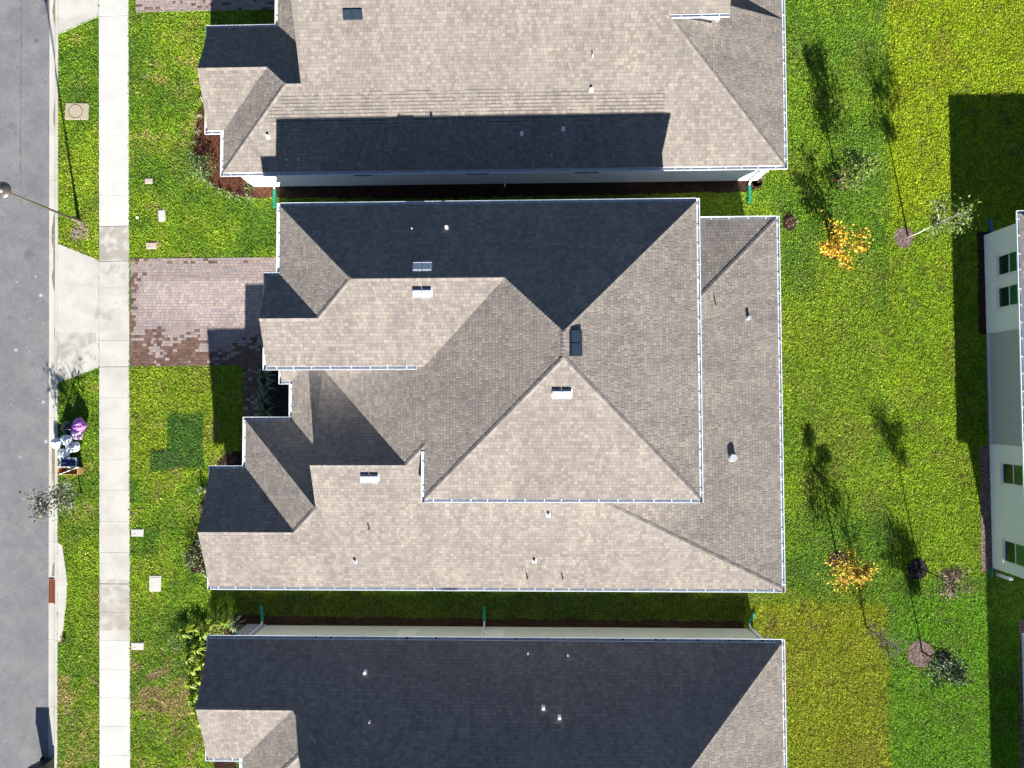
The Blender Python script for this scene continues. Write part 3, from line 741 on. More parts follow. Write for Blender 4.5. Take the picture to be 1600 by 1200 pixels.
def downspout(parent, x, y, ztop, out, drop=.0, ext='green_pipe', extlen=.75, off=.36, extrot=0, extoff=(0, 0)):
    """from the gutter back to the wall and down, with a splash tube on the ground; out = away from wall"""
    m = MB(); o = Vector((out[0], out[1], 0)); g = Vector((x, y, 0))
    top = g + Vector((0, 0, ztop)); wallp = g - o * off
    pts = [top, top + Vector((0, 0, -.10)), wallp + Vector((0, 0, ztop - .42)), wallp + Vector((0, 0, .22)), wallp + o * .16 + Vector((0, 0, .10))]
    m.tube([tuple(p) for p in pts], .058, 4); ds = m.build('downspout', M['white'], parent)
    if ext:
        m = MB(); c0 = wallp + o * .20 + Vector((0, 0, .085)); dd = (Matrix.Rotation(extrot, 3, 'Z') @ o); n = 8
        pts = []; rad = []
        for k in range(n * 2):
            pts.append(tuple(c0 + dd * (extlen * k / (n * 2 - 1)) - Vector((0, 0, .025 * k / (n * 2))))); rad.append(.085 if k % 2 else .10)
        m.tube(pts, rad, 10); m.build('splash_tube', M[ext], ds)
    return ds
def window(parent, x, y0, y1, z0, z1, facing=-1, sash=True):
    """window in a wall whose face is at x, facing -x (facing=-1) or +x"""
    s = facing
    m = MB(); t = .055; yc = (y0 + y1) / 2; hy = (y1 - y0) / 2; zc = (z0 + z1) / 2; hz = (z1 - z0) / 2
    for c, h in (((x + s * .02, yc, z0 - t / 2), (.045, hy + t, t / 2)), ((x + s * .02, yc, z1 + t / 2), (.045, hy + t, t / 2)),
                 ((x + s * .02, y0 - t / 2, zc), (.045, t / 2, hz)), ((x + s * .02, y1 + t / 2, zc), (.045, t / 2, hz)), ((x + s * .012, yc, zc), (.030, hy, .022))): m.box(c, h)
    fr = m.build('window', M['white'], parent)
    m = MB(); m.box((x + s * .004, yc, (z0 + zc) / 2 - .01), (.006, hy - .001, (zc - z0) / 2 - .012)); m.build('pane', M['green_glass'], fr)
    m = MB(); m.box((x + s * .010, yc, (z1 + zc) / 2 + .01), (.006, hy - .001, (z1 - zc) / 2 - .012)); m.build('pane', M['green_glass_pale'], fr)
    m = MB(); m.box((x + s * .05, yc, z0 - t - .03), (.07, hy + .10, .03)); m.build('sill', M['white'], fr)
    return fr
def window_y(parent, y, x0, x1, z0, z1, facing):
    s = facing; m = MB(); t = .055; xc = (x0 + x1) / 2; hx = (x1 - x0) / 2; zc = (z0 + z1) / 2; hz = (z1 - z0) / 2
    for c, h in (((xc, y + s * .02, z0 - t / 2), (hx + t, .045, t / 2)), ((xc, y + s * .02, z1 + t / 2), (hx + t, .045, t / 2)),
                 ((x0 - t / 2, y + s * .02, zc), (t / 2, .045, hz)), ((x1 + t / 2, y + s * .02, zc), (t / 2, .045, hz)), ((xc, y + s * .012, zc), (hx, .030, .022))): m.box(c, h)
    fr = m.build('window', M['white'], parent)
    m = MB(); m.box((xc, y + s * .006, zc), (hx - .001, .006, hz - .001)); m.build('pane', M['green_glass'], fr)
    return fr
def box_vent(parent, x, y, plane, along_x=True, n=2, mat='galv', size=(.365, .25), h=.20):
    """pair of low hooded louvre vents sitting on a roof plane"""
    _, a, bx, by = plane; nrm = Vector((-bx, -by, 1)).normalized(); g = Vector((bx, by, 0)).normalized(); up = Vector((g.x, g.y, math.hypot(bx, by))).normalized(); sd_ = nrm.cross(up).normalized()
    rot = Matrix((sd_, up, nrm)).transposed(); c = Vector((x, y, a + bx * x + by * y)); m = MB()
    wx, wy = size
    for k in range(n):
        o = sd_ * ((k - (n - 1) / 2) * (wx + .035)) + c
        m.box(o + nrm * .008, (wx / 2 + .03, wy / 2 + .05, .006), rot)
        # hood: wedge higher at the bottom edge
        lo = [Vector((sx * wx / 2, sy * wy / 2, .0145)) for sx, sy in ((-1, -1), (1, -1), (1, 1), (-1, 1))]
        hi = [Vector((sx * wx / 2, sy * wy / 2, h * (.80 if sy > 0 else 1.0))) for sx, sy in ((-1, -1), (1, -1), (1, 1), (-1, 1))]
        L = [o + rot @ p for p in lo]; H = [o + rot @ p for p in hi]
        m.poly(H); 
        for i in range(4): j = (i + 1) % 4; m.poly([L[i], L[j], H[j], H[i]])
        m.box(o + rot @ Vector((0, -wy / 2 - .006, h + .004)), (wx / 2 + .01, .014, .006), rot)
    return m.build('roof_vent', M[mat], parent, bevel=.004)
def pipe_vent(parent, x, y, plane, r=.055, h=.22, mat='white', box=True):
    _, a, bx, by = plane; z = a + bx * x + by * y; m = MB()
    nrm = Vector((-bx, -by, 1)).normalized(); g = Vector((bx, by, 0)).normalized(); up = Vector((g.x, g.y, math.hypot(bx, by))).normalized(); sd_ = nrm.cross(up).normalized(); rot = Matrix((sd_, up, nrm)).transposed()
    if box: m.box((x, y, z + .008), (.085, .10, .008), rot)
    m.tube([(x, y, z - .02), (x, y, z + h * .35), (x, y, z + h)], [r * 1.25, r, r], 10); return m.build('vent_pipe', M[mat], parent)
def onplane(u, v, plane):
    z = 3.0
    for _ in range(25): X, Y = W(u, v, z); z = plane[1] + plane[2] * X + plane[3] * Y
    return X, Y

# ================================================================== the middle house
house = empty('house', (-1.5, 0, 0), 'large taupe shingled house in the middle with an upper storey and a red paver driveway', 'house')
yN, yS, xE, xW2, xF, yG, xG, yGN = 9.03, -4.14, 7.29, -4.82, -11.26, 1.64, -11.83, 5.93
h1 = (yN - yG) / 2; h2 = (xE - xW2) / 2; h3 = (yGN - yG) / 2
pN = ([(xG + 0, 0)], ZU + P_ * yN, 0, -P_); pS1 = (None, ZU - P_ * yG, 0, P_); pE_ = (None, ZU + P_ * xE, -P_, 0); pD = (None, ZU - P_ * xW2, P_, 0)
pSb = (None, ZU - P_ * yS, 0, P_); pWf = (None, ZU - P_ * xF, P_, 0); pGn = (None, ZU + P_ * yGN, 0, -P_)
A1 = (xW2 + h2, yN - h2); A2 = (xW2 + h2, yS + h2); R1 = (xF + h1, yG + h1); R2 = (xW2 + h1, yG + h1); G0 = (xG + .17, yG + h3); G1 = (xF + h3, yG + h3)
e = .14     # roof edge stops where the gutter starts
hipN = (xE - e, yN - e); 
U = [([(xF + e, yN - e), (xE - e, yN - e), A1, R2, R1], *pN[1:]),
     ([(xE - e, yN - e), (xE - e, yS + e), A2, A1], *pE_[1:]),
     ([(xE - e, yS + e), (xW2 + e, yS + e), A2], *pSb[1:]),
     ([(xF + e, yN - e), R1, G1, (xF + e, yGN - e), ], *pWf[1:]),
     ([(xG + .17, yGN - e), (xF + e, yGN - e), G1, G0], *pGn[1:]),
     ([(xG + .17, yG + e), G0, G1, R1, R2, (xW2 + e, yG + e)], *pS1[1:])]
# lower geometry
LS, LEx, LN = -8.72, 11.78, 9.03
sS = (None, ZL - P_ * LS, 0, P_); sE = (None, ZL + PE * LEx, -PE, 0); sNE = (None, ZL + PE * LN, 0, -PE)
xrk = -9.84; yr = -2.57; zr = ZL + P_ * (yr - LS)
sR = (None, zr + P_ * yr, 0, -P_)                       # short north slope behind the gable rake
cE = -.48; sC = (None, ZL + P_ * cE, 0, -P_); bW = -13.96; sB = (None, ZL - P_ * bW, P_, 0); aN, aW = -2.82, -15.6
aR = (LS + aN) / 2; sA = (None, ZL + P_ * aN, 0, -P_)
xB = bW + (aR - LS)                                      # east end of the front gable ridge
dX = -11.72                                              # lower eave of the long west slope
yhip = lambda X: LS + (X - dX)                           # hip between south slope and long west slope
XH = xW2 + .35; wallS = yS + .35
J1 = (xrk, LS + (xrk - bW))                              # hip top of the entry wing
Xv = (zr - pD[1]) / P_
yv_top = yr + (zr - (pD[1] + P_ * xrk)) / P_
longW = ([A1, A2, (xW2 + e, yS + e), (xW2 + e, yhip(xW2 + e)), (Xv, yr), (xrk, yv_top), (xrk, cE - (xrk - dX)), (dX + e, cE - e), (dX + e, 1.12 + e), (dX + 1.05, 2.17), (xW2 + e, 2.17), (xW2 + e, yG + e), R2], *pD[1:])
longW = ([A1, A2, (xW2 + e, yS + e), (xW2 + e, yhip(xW2 + e)), (Xv, yr), (xrk, yv_top), (xrk, cE - (xrk - dX)), (dX + e, cE - e), (dX + e, 1.12 + e), (dX + .95, 2.07), (xW2 - .6, 2.07), (xW2 + e, yG + e), R2], *pD[1:])
xhE = lambda y: LEx - (y - LS) * P_ / PE
L = [([(aW + .1, LS + e), (xhE(LS + e), LS + e), (xhE(wallS), wallS), (XH, wallS), (XH, yhip(XH)), (Xv, yr), (xrk, yr), J1, (xB, aR), (aW + .1, aR)], *sS[1:]),
     ([(LEx - e, LS + e), (LEx - e, LN - e), (xE - .35, LN - (LEx - xE + .35)), (xE - .35, wallS), (xhE(wallS), wallS), (xhE(LS + e), LS + e)], *sE[1:]),
     ([(LEx - e, LN - e), (xE - .45, LN - e), (xE - .45, LN - (LEx - xE + .35)), (xE - .35, LN - (LEx - xE + .35))], *sNE[1:]),
     ([(aW + .1, aN - e), (bW + e, aN - e), (xB, aR), (aW + .1, aR)], *sA[1:]),
     ([(bW + e, cE - e), (bW + e, aN - e), (xB, aR), J1], *sB[1:]),
     ([(bW + e, cE - e), (dX + e, cE - e), (xrk, cE - (xrk - dX)), J1], *sC[1:]),
     ([(xrk, yr), (Xv, yr), (xrk, yv_top)], *sR[1:]),
     ([(-12.23 + e, 1.12 + e), (dX + e, 1.12 + e), (dX + .95, 2.07), (-12.23 + e, 2.07)], ZL - P_ * 1.12, 0, P_),
     ([(-12.38 + e, 6.53), (-10.9, 6.53), (-10.9, LN - e), (-12.38 + e, LN - e)], ZL + P_ * 12.38, P_, 0)]
up = roof('roof', U + [longW], house, label='upper roof with the long slope running down to the entry')
lo = roof('roof', L, house, label='low ground-floor roof with a long sunlit south slope')
# rake walls where higher slopes end over lower ones
def gable(pts, mat, parent):
    m = MB(); m.poly(pts); return m.build('gable_wall', M[mat], parent)
gable([(xrk + .10, J1[1], sS[1] + P_ * J1[1] - .11), (xrk + .10, yr, zr - .11), (xrk + .10, yv_top, pD[1] + P_ * xrk - .1), (xrk + .10, yv_top, 2.9), (xrk + .10, J1[1], 2.9)], 'stucco_white', house)
gable([(aW + .42, LS + .45, ZL - .1), (aW + .42, aR, sA[1] - P_ * aR - .11), (aW + .42, aN - .45, ZL - .1)], 'stucco_white', house)
gable([(xG + .45, yG + .45, ZU - .1), (xG + .45, G0[1], ZU + P_ * h3 - .11), (xG + .45, yGN - .45, ZU - .1)], 'stucco_white', house)

# ridge caps
Z = lambda pl: pl
segs = [cap_seg((xE - e, yN - e), A1, pN, pE_), cap_seg(A1, R2, pN, pD), cap_seg(R2, R1, pN, pS1), cap_seg((xF + e, yN - e), R1, pN, pWf), cap_seg(R1, G1, pS1, pWf), cap_seg(G0, G1, pGn, pS1),
        cap_seg(A1, A2, pE_, pD), cap_seg((xE - e, yS + e), A2, pE_, pSb), cap_seg((xW2 + e, yS + e), A2, pD, pSb)]
caps(segs, up)
segs = [cap_seg((LEx - e, LS + e), (xhE(wallS), wallS), sE, sS), cap_seg((LEx - e, LN - e), (xE - .35, LN - (LEx - xE + .35)), sE, sNE), cap_seg((aW + .1, aR), (xB, aR), sA, sS), cap_seg((xB, aR), J1, sB, sS),
        cap_seg((bW + e, cE - e), J1, sB, sC), cap_seg((xrk, yr), (Xv, yr), sR, sS), cap_seg((Xv, yr), (xW2 + .1, yhip(xW2 + .1)), pD, sS)]
caps(segs, lo)
# gutters: (inner p, inner q, z, outward)
gut = lambda z, *s: [(a, b, z, o_) for a, b, o_ in s]
zg, zgu = ZL + .03, ZU + .03
GU = gut(zgu, ((xF + e, yN - e), (xE - e, yN - e), (0, 1)), ((xE - e, yN), (xE - e, yS), (1, 0)), ((xE - e, yS + e), (xW2 + e, yS + e), (0, -1)), ((xW2 + e, yS), (xW2 + e, -1.95), (-1, 0)),
         ((xF + e, yN), (xF + e, yGN), (-1, 0)), ((xG + .02, yGN - e), (xF + e - .0, yGN - e), (0, 1)), ((xG + e, yGN), (xG + e, yGN - .95), (-1, 0)), ((xG + e, yG + .98), (xG + e, yG), (-1, 0)), ((xG + e, yG + e), (-5.05, yG + e), (0, -1)))
gutters(GU, up)
GL = gut(zg, ((aW + e, LS + e), (LEx - e, LS + e), (0, -1)), ((LEx - e, LS), (LEx - e, LN), (1, 0)), ((LEx - e, LN - e), (xE - .1, LN - e), (0, 1)),
         ((aW + e, LS), (aW + e, LS + 1.6), (-1, 0)), ((aW + e, aN - 1.17), (aW + e, aN), (-1, 0)), ((aW, aN - e), (bW + e - .12, aN - e), (0, 1)), ((bW + e, aN - e), (bW + e, cE), (-1, 0)),
         ((bW, cE - e), (dX + e - .0, cE - e), (0, 1)), ((dX + e, cE - e), (dX + e, 1.12), (-1, 0)), ((-12.23, 1.12 + e), (dX + e - .12, 1.12 + e), (0, -1)), ((-12.23 + e, 1.12), (-12.23 + e, 2.0), (-1, 0)), ((-12.38 + e, 6.53), (-12.38 + e, 9.03), (-1, 0)))
gutters(GL, lo)
low_out = [(aW, LS), (LEx, LS), (LEx, LN), (-12.38, LN), (-12.38, 1.12), (dX, 1.12), (dX, cE), (bW, cE), (bW, aN), (aW, aN)]
walls('wall', low_out, 0, ZL - .12, .47, M['stucco_white'], house)
walls('upper_wall', [(xG, yG), (xW2, yG), (xW2, yS), (xE, yS), (xE, yN), (xF, yN), (xF, yGN), (xG, yGN)], ZL - .1, ZU - .12, .47, M['stucco_white'], house)
# openings
m = MB()
gx = -12.38 + .47; m.box((gx - .02, 5.1, 1.12), (.03, 2.44, 1.10))
gd = m.build('garage_door', M['white'], house)
for k in range(1, 5): box_part('door_panel', (gx - .056, 5.1, .22 + .44 * k - .22), (.008, 2.35, .17), M['stucco_white'], gd)
window(house, bW + .47, -2.2, -1.2, .8, 2.2); window(house, aW + .47, -6.7, -4.9, .8, 2.2)
window(house, xF + .47, 6.9, 8.0, 4.0, 5.2); window(house, xG + .47, 3.1, 4.5, 4.0, 5.2)
for xx in (-9, -3, 3, 8): window_y(house, LS + .47, xx, xx + .9, .9, 2.3, -1)
for xx in (-9, -4, 2): window_y(house, yN - .47, xx, xx + .9, 4.0, 5.2, 1)
for yy in (-6, -2, 5): window(house, LEx - .47, yy, yy + 1.5, .5, 2.2, 1)
box_part('front_door', (dX + .47 - .02, .3, 1.05), (.03, .48, 1.04), mottled('door_brown', (.10, .04, .02), .2, 5, .5, .3), house, bevel=.01)
downspout(house, xW2 + .06, -1.9, ZU - .02, (-1, 0), ext=None, off=.30)
# roof fittings on the middle house
for u, v, pl in ((660, 457, pS1), (878, 614, pSb)): box_vent(up, *onplane(u, v, pl), pl)
box_vent(up, *onplane(660, 417, pN), pN, h=.07, size=(.365, .36)); box_vent(up, *onplane(899, 536, pE_), pE_, size=(.48, .44), h=.13, mat='vent_sky_dark')
box_vent(lo, *onplane(578, 746, sS), sS)
pipe_vent(up, *onplane(698, 356, pN), pN, .07, .16); pipe_vent(up, *onplane(644, 358, pN), pN, .03, .14, box=False)
for u, v, pl in ((857, 805, sS), (555, 877, sS), (835, 877, sS)): pipe_vent(lo, *onplane(u, v, pl), pl, .065, .16, 'galv')
for u, v, pl in ((577, 826, sS), (824, 903, sS), (879, 903, sS), (1118, 476, sE)): pipe_vent(lo, *onplane(u, v, pl), pl, .028, .24, 'darkmetal', box=False)
pipe_vent(lo, *onplane(1169, 497, sE), sE, .085, .20, 'galv')
pipe_vent(lo, *onplane(1144, 715, sE), sE, .17, .26, 'galv')
box_part('splash_guard', (-3.95, LS + .02, zg + .03), (.38, .012, .03), M['galv'], lo)

# ================================================================== the north house
nh = empty('house', (-1.5, 20, 0), 'taupe shingled house at the top with white side wall, partly under a long roof shadow', 'house', None)
nS, nE, nW = 11.30, 12.2, -15.2
n_S = (None, ZL - P_ * nS, 0, P_); n_E = (None, ZL + P_ * nE, -P_, 0); n_B = (None, ZL - P_ * nW, P_, 0)
gN, gS, gW = 18.8, 13.4, -16.0; n_N = (None, ZL + P_ * gN, 0, -P_); n_G = (None, ZL - P_ * gS, 0, P_); gR = (gN + gS) / 2
nd = -12.57; n_D = (None, ZL - P_ * nd, P_, 0); nrk = -10.72
K1 = (nW + (gN - nS) / 2, (gN + nS) / 2); K0 = (nW + (gN - gS) / 2, gR)
YR = 21.4; YB = 31.5
yst = 18.55; n_E2 = (None, ZL + PE * nE, -PE, 0); xq = nE - (17.4 - nS)
n_Nb = (None, ZL + P_ * (YR - nS) + P_ * YR, 0, -P_)
NR = [([(nW + e, nS + e), (nE - e, nS + e), (xq, 17.4), (8.81, 17.4), (8.81, YR), (nrk, YR), (nrk, K1[1]), K1], *n_S[1:]),
      ([(nW + e, nS + e), K1, K0, (nW + e, gS + e)], *n_B[1:]),
      ([(gW + .15, gS + e), (nW + e, gS + e), K0, (gW + .15, gR)], *n_G[1:]),
      ([(gW + .15, gR), K0, K1, (nrk, K1[1]), (nrk, gN - (nrk - nd)), (nd + e, gN - e), (gW + .15, gN - e)], *n_N[1:]),
      ([(nd + e, gN - e), (nrk, gN - (nrk - nd)), (nrk, 24), (nd + e, 24)], *n_D[1:]),
      ([(nE - e, nS + e), (nE - e, yst), (8.3, yst), (8.3, 17.5), (xq, 17.4)], *n_E[1:]),
      ([(nE - e, yst), (nE - e, 28), (8.3, 28), (8.3, yst)], *n_E2[1:]),
      ([(nrk, YR), (8.81, YR), (8.81, YB), (nrk, YB)], *n_Nb[1:])]
nr = roof('roof', NR, nh, 'shingle_north')
zz = lambda pl, x, y: pl[1] + pl[2] * x + pl[3] * y
gable([(8.6, 17.6, 3), (8.6, 28, 3), (8.6, 28, zz(n_Nb, 0, 28) - .11), (8.6, YR, zz(n_S, 0, YR) - .11), (8.6, 17.6, zz(n_S, 0, 17.6) - .11)], 'stucco_white', nh)
gable([(xq + .3, 17.7, 4), (8.6, 17.7, 4), (8.6, 17.7, zz(n_S, 0, 17.7) - .11), (xq + .3, 17.7, zz(n_S, 0, 17.7) - .11)], 'stucco_white', nh)
gable([(8.2, yst - .04, zz(n_E2, 8.2, 0) - .1), (nE - e, yst - .04, ZL - .05), (nE - e, yst - .04, ZL + .04), (8.2, yst - .04, zz(n_E, 8.2, 0) - .11)], 'stucco_white', nh)
gable([(nrk + .1, K1[1], 3), (nrk + .1, 28, 3), (nrk + .1, 28, zz(n_Nb, 0, 28) - .11), (nrk + .1, YR, zz(n_S, 0, YR) - .11), (nrk + .1, K1[1], zz(n_S, 0, K1[1]) - .11)], 'stucco_white', nh)
gable([(gW + .45, gS + .45, ZL - .1), (gW + .45, gR, zz(n_G, 0, gR) - .11), (gW + .45, gN - .45, ZL - .1)], 'stucco_white', nh)

caps([cap_seg((nE - e, nS + e), (xq, 17.4), n_S, n_E), cap_seg((nW + e, nS + e), K1, n_S, n_B), cap_seg(K0, K1, n_B, n_N), cap_seg((gW + .15, gR), K0, n_G, n_N), cap_seg(K1, (nrk, K1[1]), n_S, n_N), cap_seg((nrk, YR), (8.81, YR), n_S, n_Nb)], nr)
gutters(gut(zg, ((nW + e, nS + e), (nE - e, nS + e), (0, -1)), ((nE - e, nS), (nE - e, 27), (1, 0)), ((nW + e, nS), (nW + e, gS + e), (-1, 0)), ((gW, gS + e), (nW + e - .12, gS + e), (0, -1)), ((gW + e, gS), (gW + e, gS + 1.4), (-1, 0)),
        ((gW + e, gN - 1.3), (gW + e, gN), (-1, 0)), ((gW, gN - e), (nd + e - .12, gN - e), (0, 1)), ((nd + e, gN - e), (nd + e, 24), (-1, 0))) + gut(zz(n_S, 0, 17.4) + .02, ((xq + .15, 17.4), (8.81, 17.4), (0, -1))), nr)
walls('wall', [(nW, nS), (nE, nS), (nE, 28), (nd, 28), (nd, gN), (gW, gN), (gW, gS), (nW, gS)], 0, ZL - .12, .43, M['stucco_white'], nh)
box_vent(nr, *onplane(551, 22, n_S), n_S, size=(.40, .36), h=.10, mat='vent_sky_dark')
for u, v in ((419, 214), (815, 209), (880, 202), (924, 141)): pipe_vent(nr, *onplane(u, v, n_S), n_S, .065, .17)
for u, v in ((449, 250), (467, 250), (862, 243), (926, 89)): pipe_vent(nr, *onplane(u, v, n_S), n_S, .028, .22, 'white', box=False)
WS = nS + .43
for u0, u1 in ((551, 580), (727, 763), (898, 937)):
    x0 = W(u0, 277, 2.0)[0]; x1 = W(u1, 277, 2.0)[0]; window_y(nh, WS, x0, x1, 1.55, 2.10, -1)
downspout(nh, W(430, 300)[0], W(432, 272, ZL)[1], ZL - .05, (0, -1), off=.36, extlen=.95); 
downspout(nh, W(789, 292)[0], W(788, 268, ZL)[1], ZL - .05, (0, -1), off=.36, ext=None)
downspout(nh, W(1170, 296)[0], W(1176, 266, ZL)[1], ZL - .05, (0, -1), off=.36, extlen=.85)

# ================================================================== the south house
sh = empty('house', (-1.5, -20, 0), 'house at the bottom with a dark shaded roof slope and sage green side wall', 'house')
tN, tE = -10.90, 11.72; mir = -19.62; TR = tN - 8.9
t_N = (None, ZL + P_ * tN, 0, -P_); t_E = (None, ZL + P_ * tE, -P_, 0); t_S = (None, ZL + P_ * (tN - TR) - P_ * TR, 0, P_)
tA_S, tB, tC = mir - aN, bW, mir - cE; tAR = (tN + tA_S) / 2; t_A = (None, ZL - P_ * tA_S, 0, P_); t_B = (None, ZL - P_ * tB, P_, 0); t_C = (None, ZL - P_ * tC, 0, P_); txB = tB + (tN - tAR); tJ = (xrk, tN - (xrk - tB))
t_W = (None, ZL - P_ * dX, P_, 0)
SR = [([(aW + .1, tN - e), (tE - e, tN - e), (tE - 8.9, TR), (xrk, TR), tJ, (txB, tAR), (aW + .1, tAR)], *t_N[1:]),
      ([(aW + .1, tAR), (txB, tAR), (tB + e, tA_S + e), (aW + .1, tA_S + e)], *t_A[1:]),
      ([(txB, tAR), tJ, (tB + e, tC + e), (tB + e, tA_S + e)], *t_B[1:]),
      ([(tB + e, tC + e), tJ, (xrk, tC + (xrk - dX)), (dX + e, tC + e)], *t_C[1:]),
      ([(dX + e, tC + e), (xrk, tC + (xrk - dX)), (xrk, -26), (dX + e, -26)], *t_W[1:]),
      ([(tE - e, tN - e), (tE - e, 2 * TR - tN + e), (tE - 8.9, TR)], *t_E[1:]),
      ([(xrk, TR), (tE - 8.9, TR), (tE - e, 2 * TR - tN + e), (xrk, 2 * TR - tN + e)], *t_S[1:])]
sr = roof('roof', SR, sh)
gable([(xrk + .1, tJ[1], 3), (xrk + .1, tJ[1], zz(t_N, 0, tJ[1]) - .11), (xrk + .1, TR, zz(t_N, 0, TR) - .11), (xrk + .1, -28, zz(t_S, 0, -28) - .11), (xrk + .1, -28, 3)], 'stucco_sage', sh)
gable([(aW + .42, tN - .45, ZL - .1), (aW + .42, tAR, zz(t_A, 0, tAR) - .11), (aW + .42, tA_S + .45, ZL - .1)], 'stucco_sage', sh)
caps([cap_seg((tE - e, tN - e), (tE - 8.9, TR), t_N, t_E), cap_seg((aW + .1, tAR), (txB, tAR), t_N, t_A), cap_seg((txB, tAR), tJ, t_N, t_B), cap_seg((tB + e, tC + e), tJ, t_C, t_B), cap_seg((xrk, TR), (tE - 8.9, TR), t_N, t_S)], sr)
gutters([((aW + e, tN - e), (tE - e, tN - e), zg, (0, 1), dict(debris=14))] + gut(zg, ((tE - e, tN), (tE - e, -28), (1, 0)), ((aW + e, tN), (aW + e, tN - 1.15), (-1, 0)), ((aW + e, tA_S + 1.15), (aW + e, tA_S), (-1, 0)), ((aW, tA_S + e), (tB + e - .12, tA_S + e), (0, -1)), ((tB + e, tA_S + e), (tB + e, tC), (-1, 0))), sr)
walls('wall', [(-14.95, tN), (tE, tN), (tE, -28.5), (dX, -28.5), (dX, tC), (tB, tC), (tB, tA_S), (-14.95, tA_S)], 0, ZL - .12, .45, M['stucco_sage'], sh)
yw = tN - .45
for u0, u1 in ((638, 667),):
    window_y(sh, yw, W(u0, 990, 2.2)[0], W(u1, 990, 2.2)[0], 1.8, 2.3, 1)
pcream = mottled('panel_cream', (.84, .84, .72), .03, 3, .7, .2)
for u0, u1 in ((622, 652), (752, 788)):
    m = MB(); xx0, xx1 = W(u0, 984, 1)[0], W(u1, 984, 1)[0]; m.box(((xx0 + xx1) / 2, yw + .02, 1.15), ((xx1 - xx0) / 2, .02, .55)); m.build('wall_panel', pcream, sh)
m = MB(); x0, x1 = W(374, 980, 1)[0], W(404, 980, 1)[0]; m.box(((x0 + x1) / 2, yw + .03, .75), ((x1 - x0) / 2, .03, .75)); m.build('stone_veneer', M['stone_grey'], sh)
downspout(sh, W(411, 965)[0], W(413, 994, ZL)[1], ZL - .05, (0, 1), off=.38, extlen=.8, extrot=.1); downspout(sh, W(757, 965)[0], W(757, 994, ZL)[1], ZL - .05, (0, 1), off=.38, extlen=.75); downspout(sh, W(1170, 970)[0], W(1180, 997, ZL)[1], ZL - .05, (0, 1), off=.38, extlen=.55, extrot=-.5)
for u, v in ((571, 1050), (849, 1105), (874, 1120)): pipe_vent(sr, *onplane(u, v, t_N), t_N, .065, .20)
for u, v in ((578, 1127), (825, 1020), (887, 1023)): pipe_vent(sr, *onplane(u, v, t_N), t_N, .025, .18, 'white', box=False)

# ================================================================== the east houses
eh = empty('house', (28, 0, 0), 'pale blue-grey house at the right edge with sash windows and a recessed patio', 'house')
eW, eN, eS = 22.85, 9.15, -8.65; XW = 23.25; rY0, rY1 = -2.02, 3.70
e_W = (None, ZL - P_ * eW, P_, 0); hh = (eN - eS) / 2; eM = (eN + eS) / 2; e_N = (None, ZL + P_ * eN, 0, -P_); e_S = (None, ZL - P_ * eS, 0, P_)
ER = [([(eW + e, eS + e), (eW + e, eN - e), (eW + hh, eM)], *e_W[1:]), ([(eW + e, eN - e), (eW + 26, eN - e), (eW + 26, eM), (eW + hh, eM)], *e_N[1:]), ([(eW + e, eS + e), (eW + 26, eS + e), (eW + 26, eM), (eW + hh, eM)], *e_S[1:])]
er = roof('roof', ER, eh); caps([cap_seg((eW + e, eS + e), (eW + hh, eM), e_W, e_S), cap_seg((eW + e, eN - e), (eW + hh, eM), e_W, e_N)], er)
gutters(gut(zg, ((eW + e, eN), (eW + e, eS), (-1, 0)), ((eW, eN - e), (eW + 26, eN - e), (0, 1)), ((eW, eS + e), (eW + 26, eS + e), (0, -1))), er)
m = MB(); zt = ZL - .12
ol = [(XW, eS + .42), (XW + 24, eS + .42), (XW + 24, eN - .42), (XW, eN - .42), (XW, rY1), (XW + 3.2, rY1), (XW + 3.2, rY0), (XW, rY0)]
m.prism(ol, 0, zt, 0, bottom=False); m.poly([(eW + .125, eS + .125, zt + .004), (eW + 26, eS + .125, zt + .004), (eW + 26, eN - .125, zt + .004), (eW + .125, eN - .125, zt + .004)], 1)
m.build('wall', [M['stucco_grey'], M['white']], eh)
# patio floor, and a panel with the recess shade put into its colour
g = N('recess_shade_panel'); g.b.inputs['Alpha'].default_value = .86
g.fin((.50, .53, .60), .7, .2); 
mb = MB(); mb.box((XW + 1.6, (rY0 + rY1) / 2, .04), (1.62, (rY1 - rY0) / 2 - .003, .04)); mb.build('patio_floor', mottled('patio_concrete', (.42, .44, .46), .1, 5, .8, .2), eh)
mb = MB(); mb.box((XW + .06, (rY0 + rY1) / 2, 1.46), (.004, (rY1 - rY0) / 2 - .003, 1.38)); sc_ = mb.build('shade_panel', g.mat, eh)
mb = MB()
for yy in (rY0 + .03, rY1 - .03): mb.box((XW + .06, yy, 1.46), (.02, .025, 1.38))
mb.box((XW + .06, (rY0 + rY1) / 2, .10), (.02, (rY1 - rY0) / 2 - .06, .02)); mb.build('panel_frame', M['stucco_grey'], eh)
for y0, y1, z0 in ((6.4, 7.42, 1.10), (4.8, 5.84, 1.06), (-3.87, -2.83, 1.0), (-7.69, -6.61, 1.0)): window(eh, XW, y0 + .05, y1 - .05, z0 + .06, z0 + 1.5)
m = MB(); q = W(1548, 360); m.tube([(q[0], q[1] - .1, .08), (q[0] - .05, q[1] + .55, .06)], .08, 10); m.build('splash_tube', M['blue_pipe'], eh)
m = MB(); q = W(1549, 892); m.tube([(q[0] - .0, q[1] + .15, .07), (q[0] - .05, q[1] - .35, .06)], .07, 10); m.build('splash_tube', M['green_pipe'], eh)
m = MB(); q = W(1556, 896); m.box((q[0] + .08, q[1] - .05, .5), (.09, .06, .5)); m.build('corner_post', M['white'], eh)

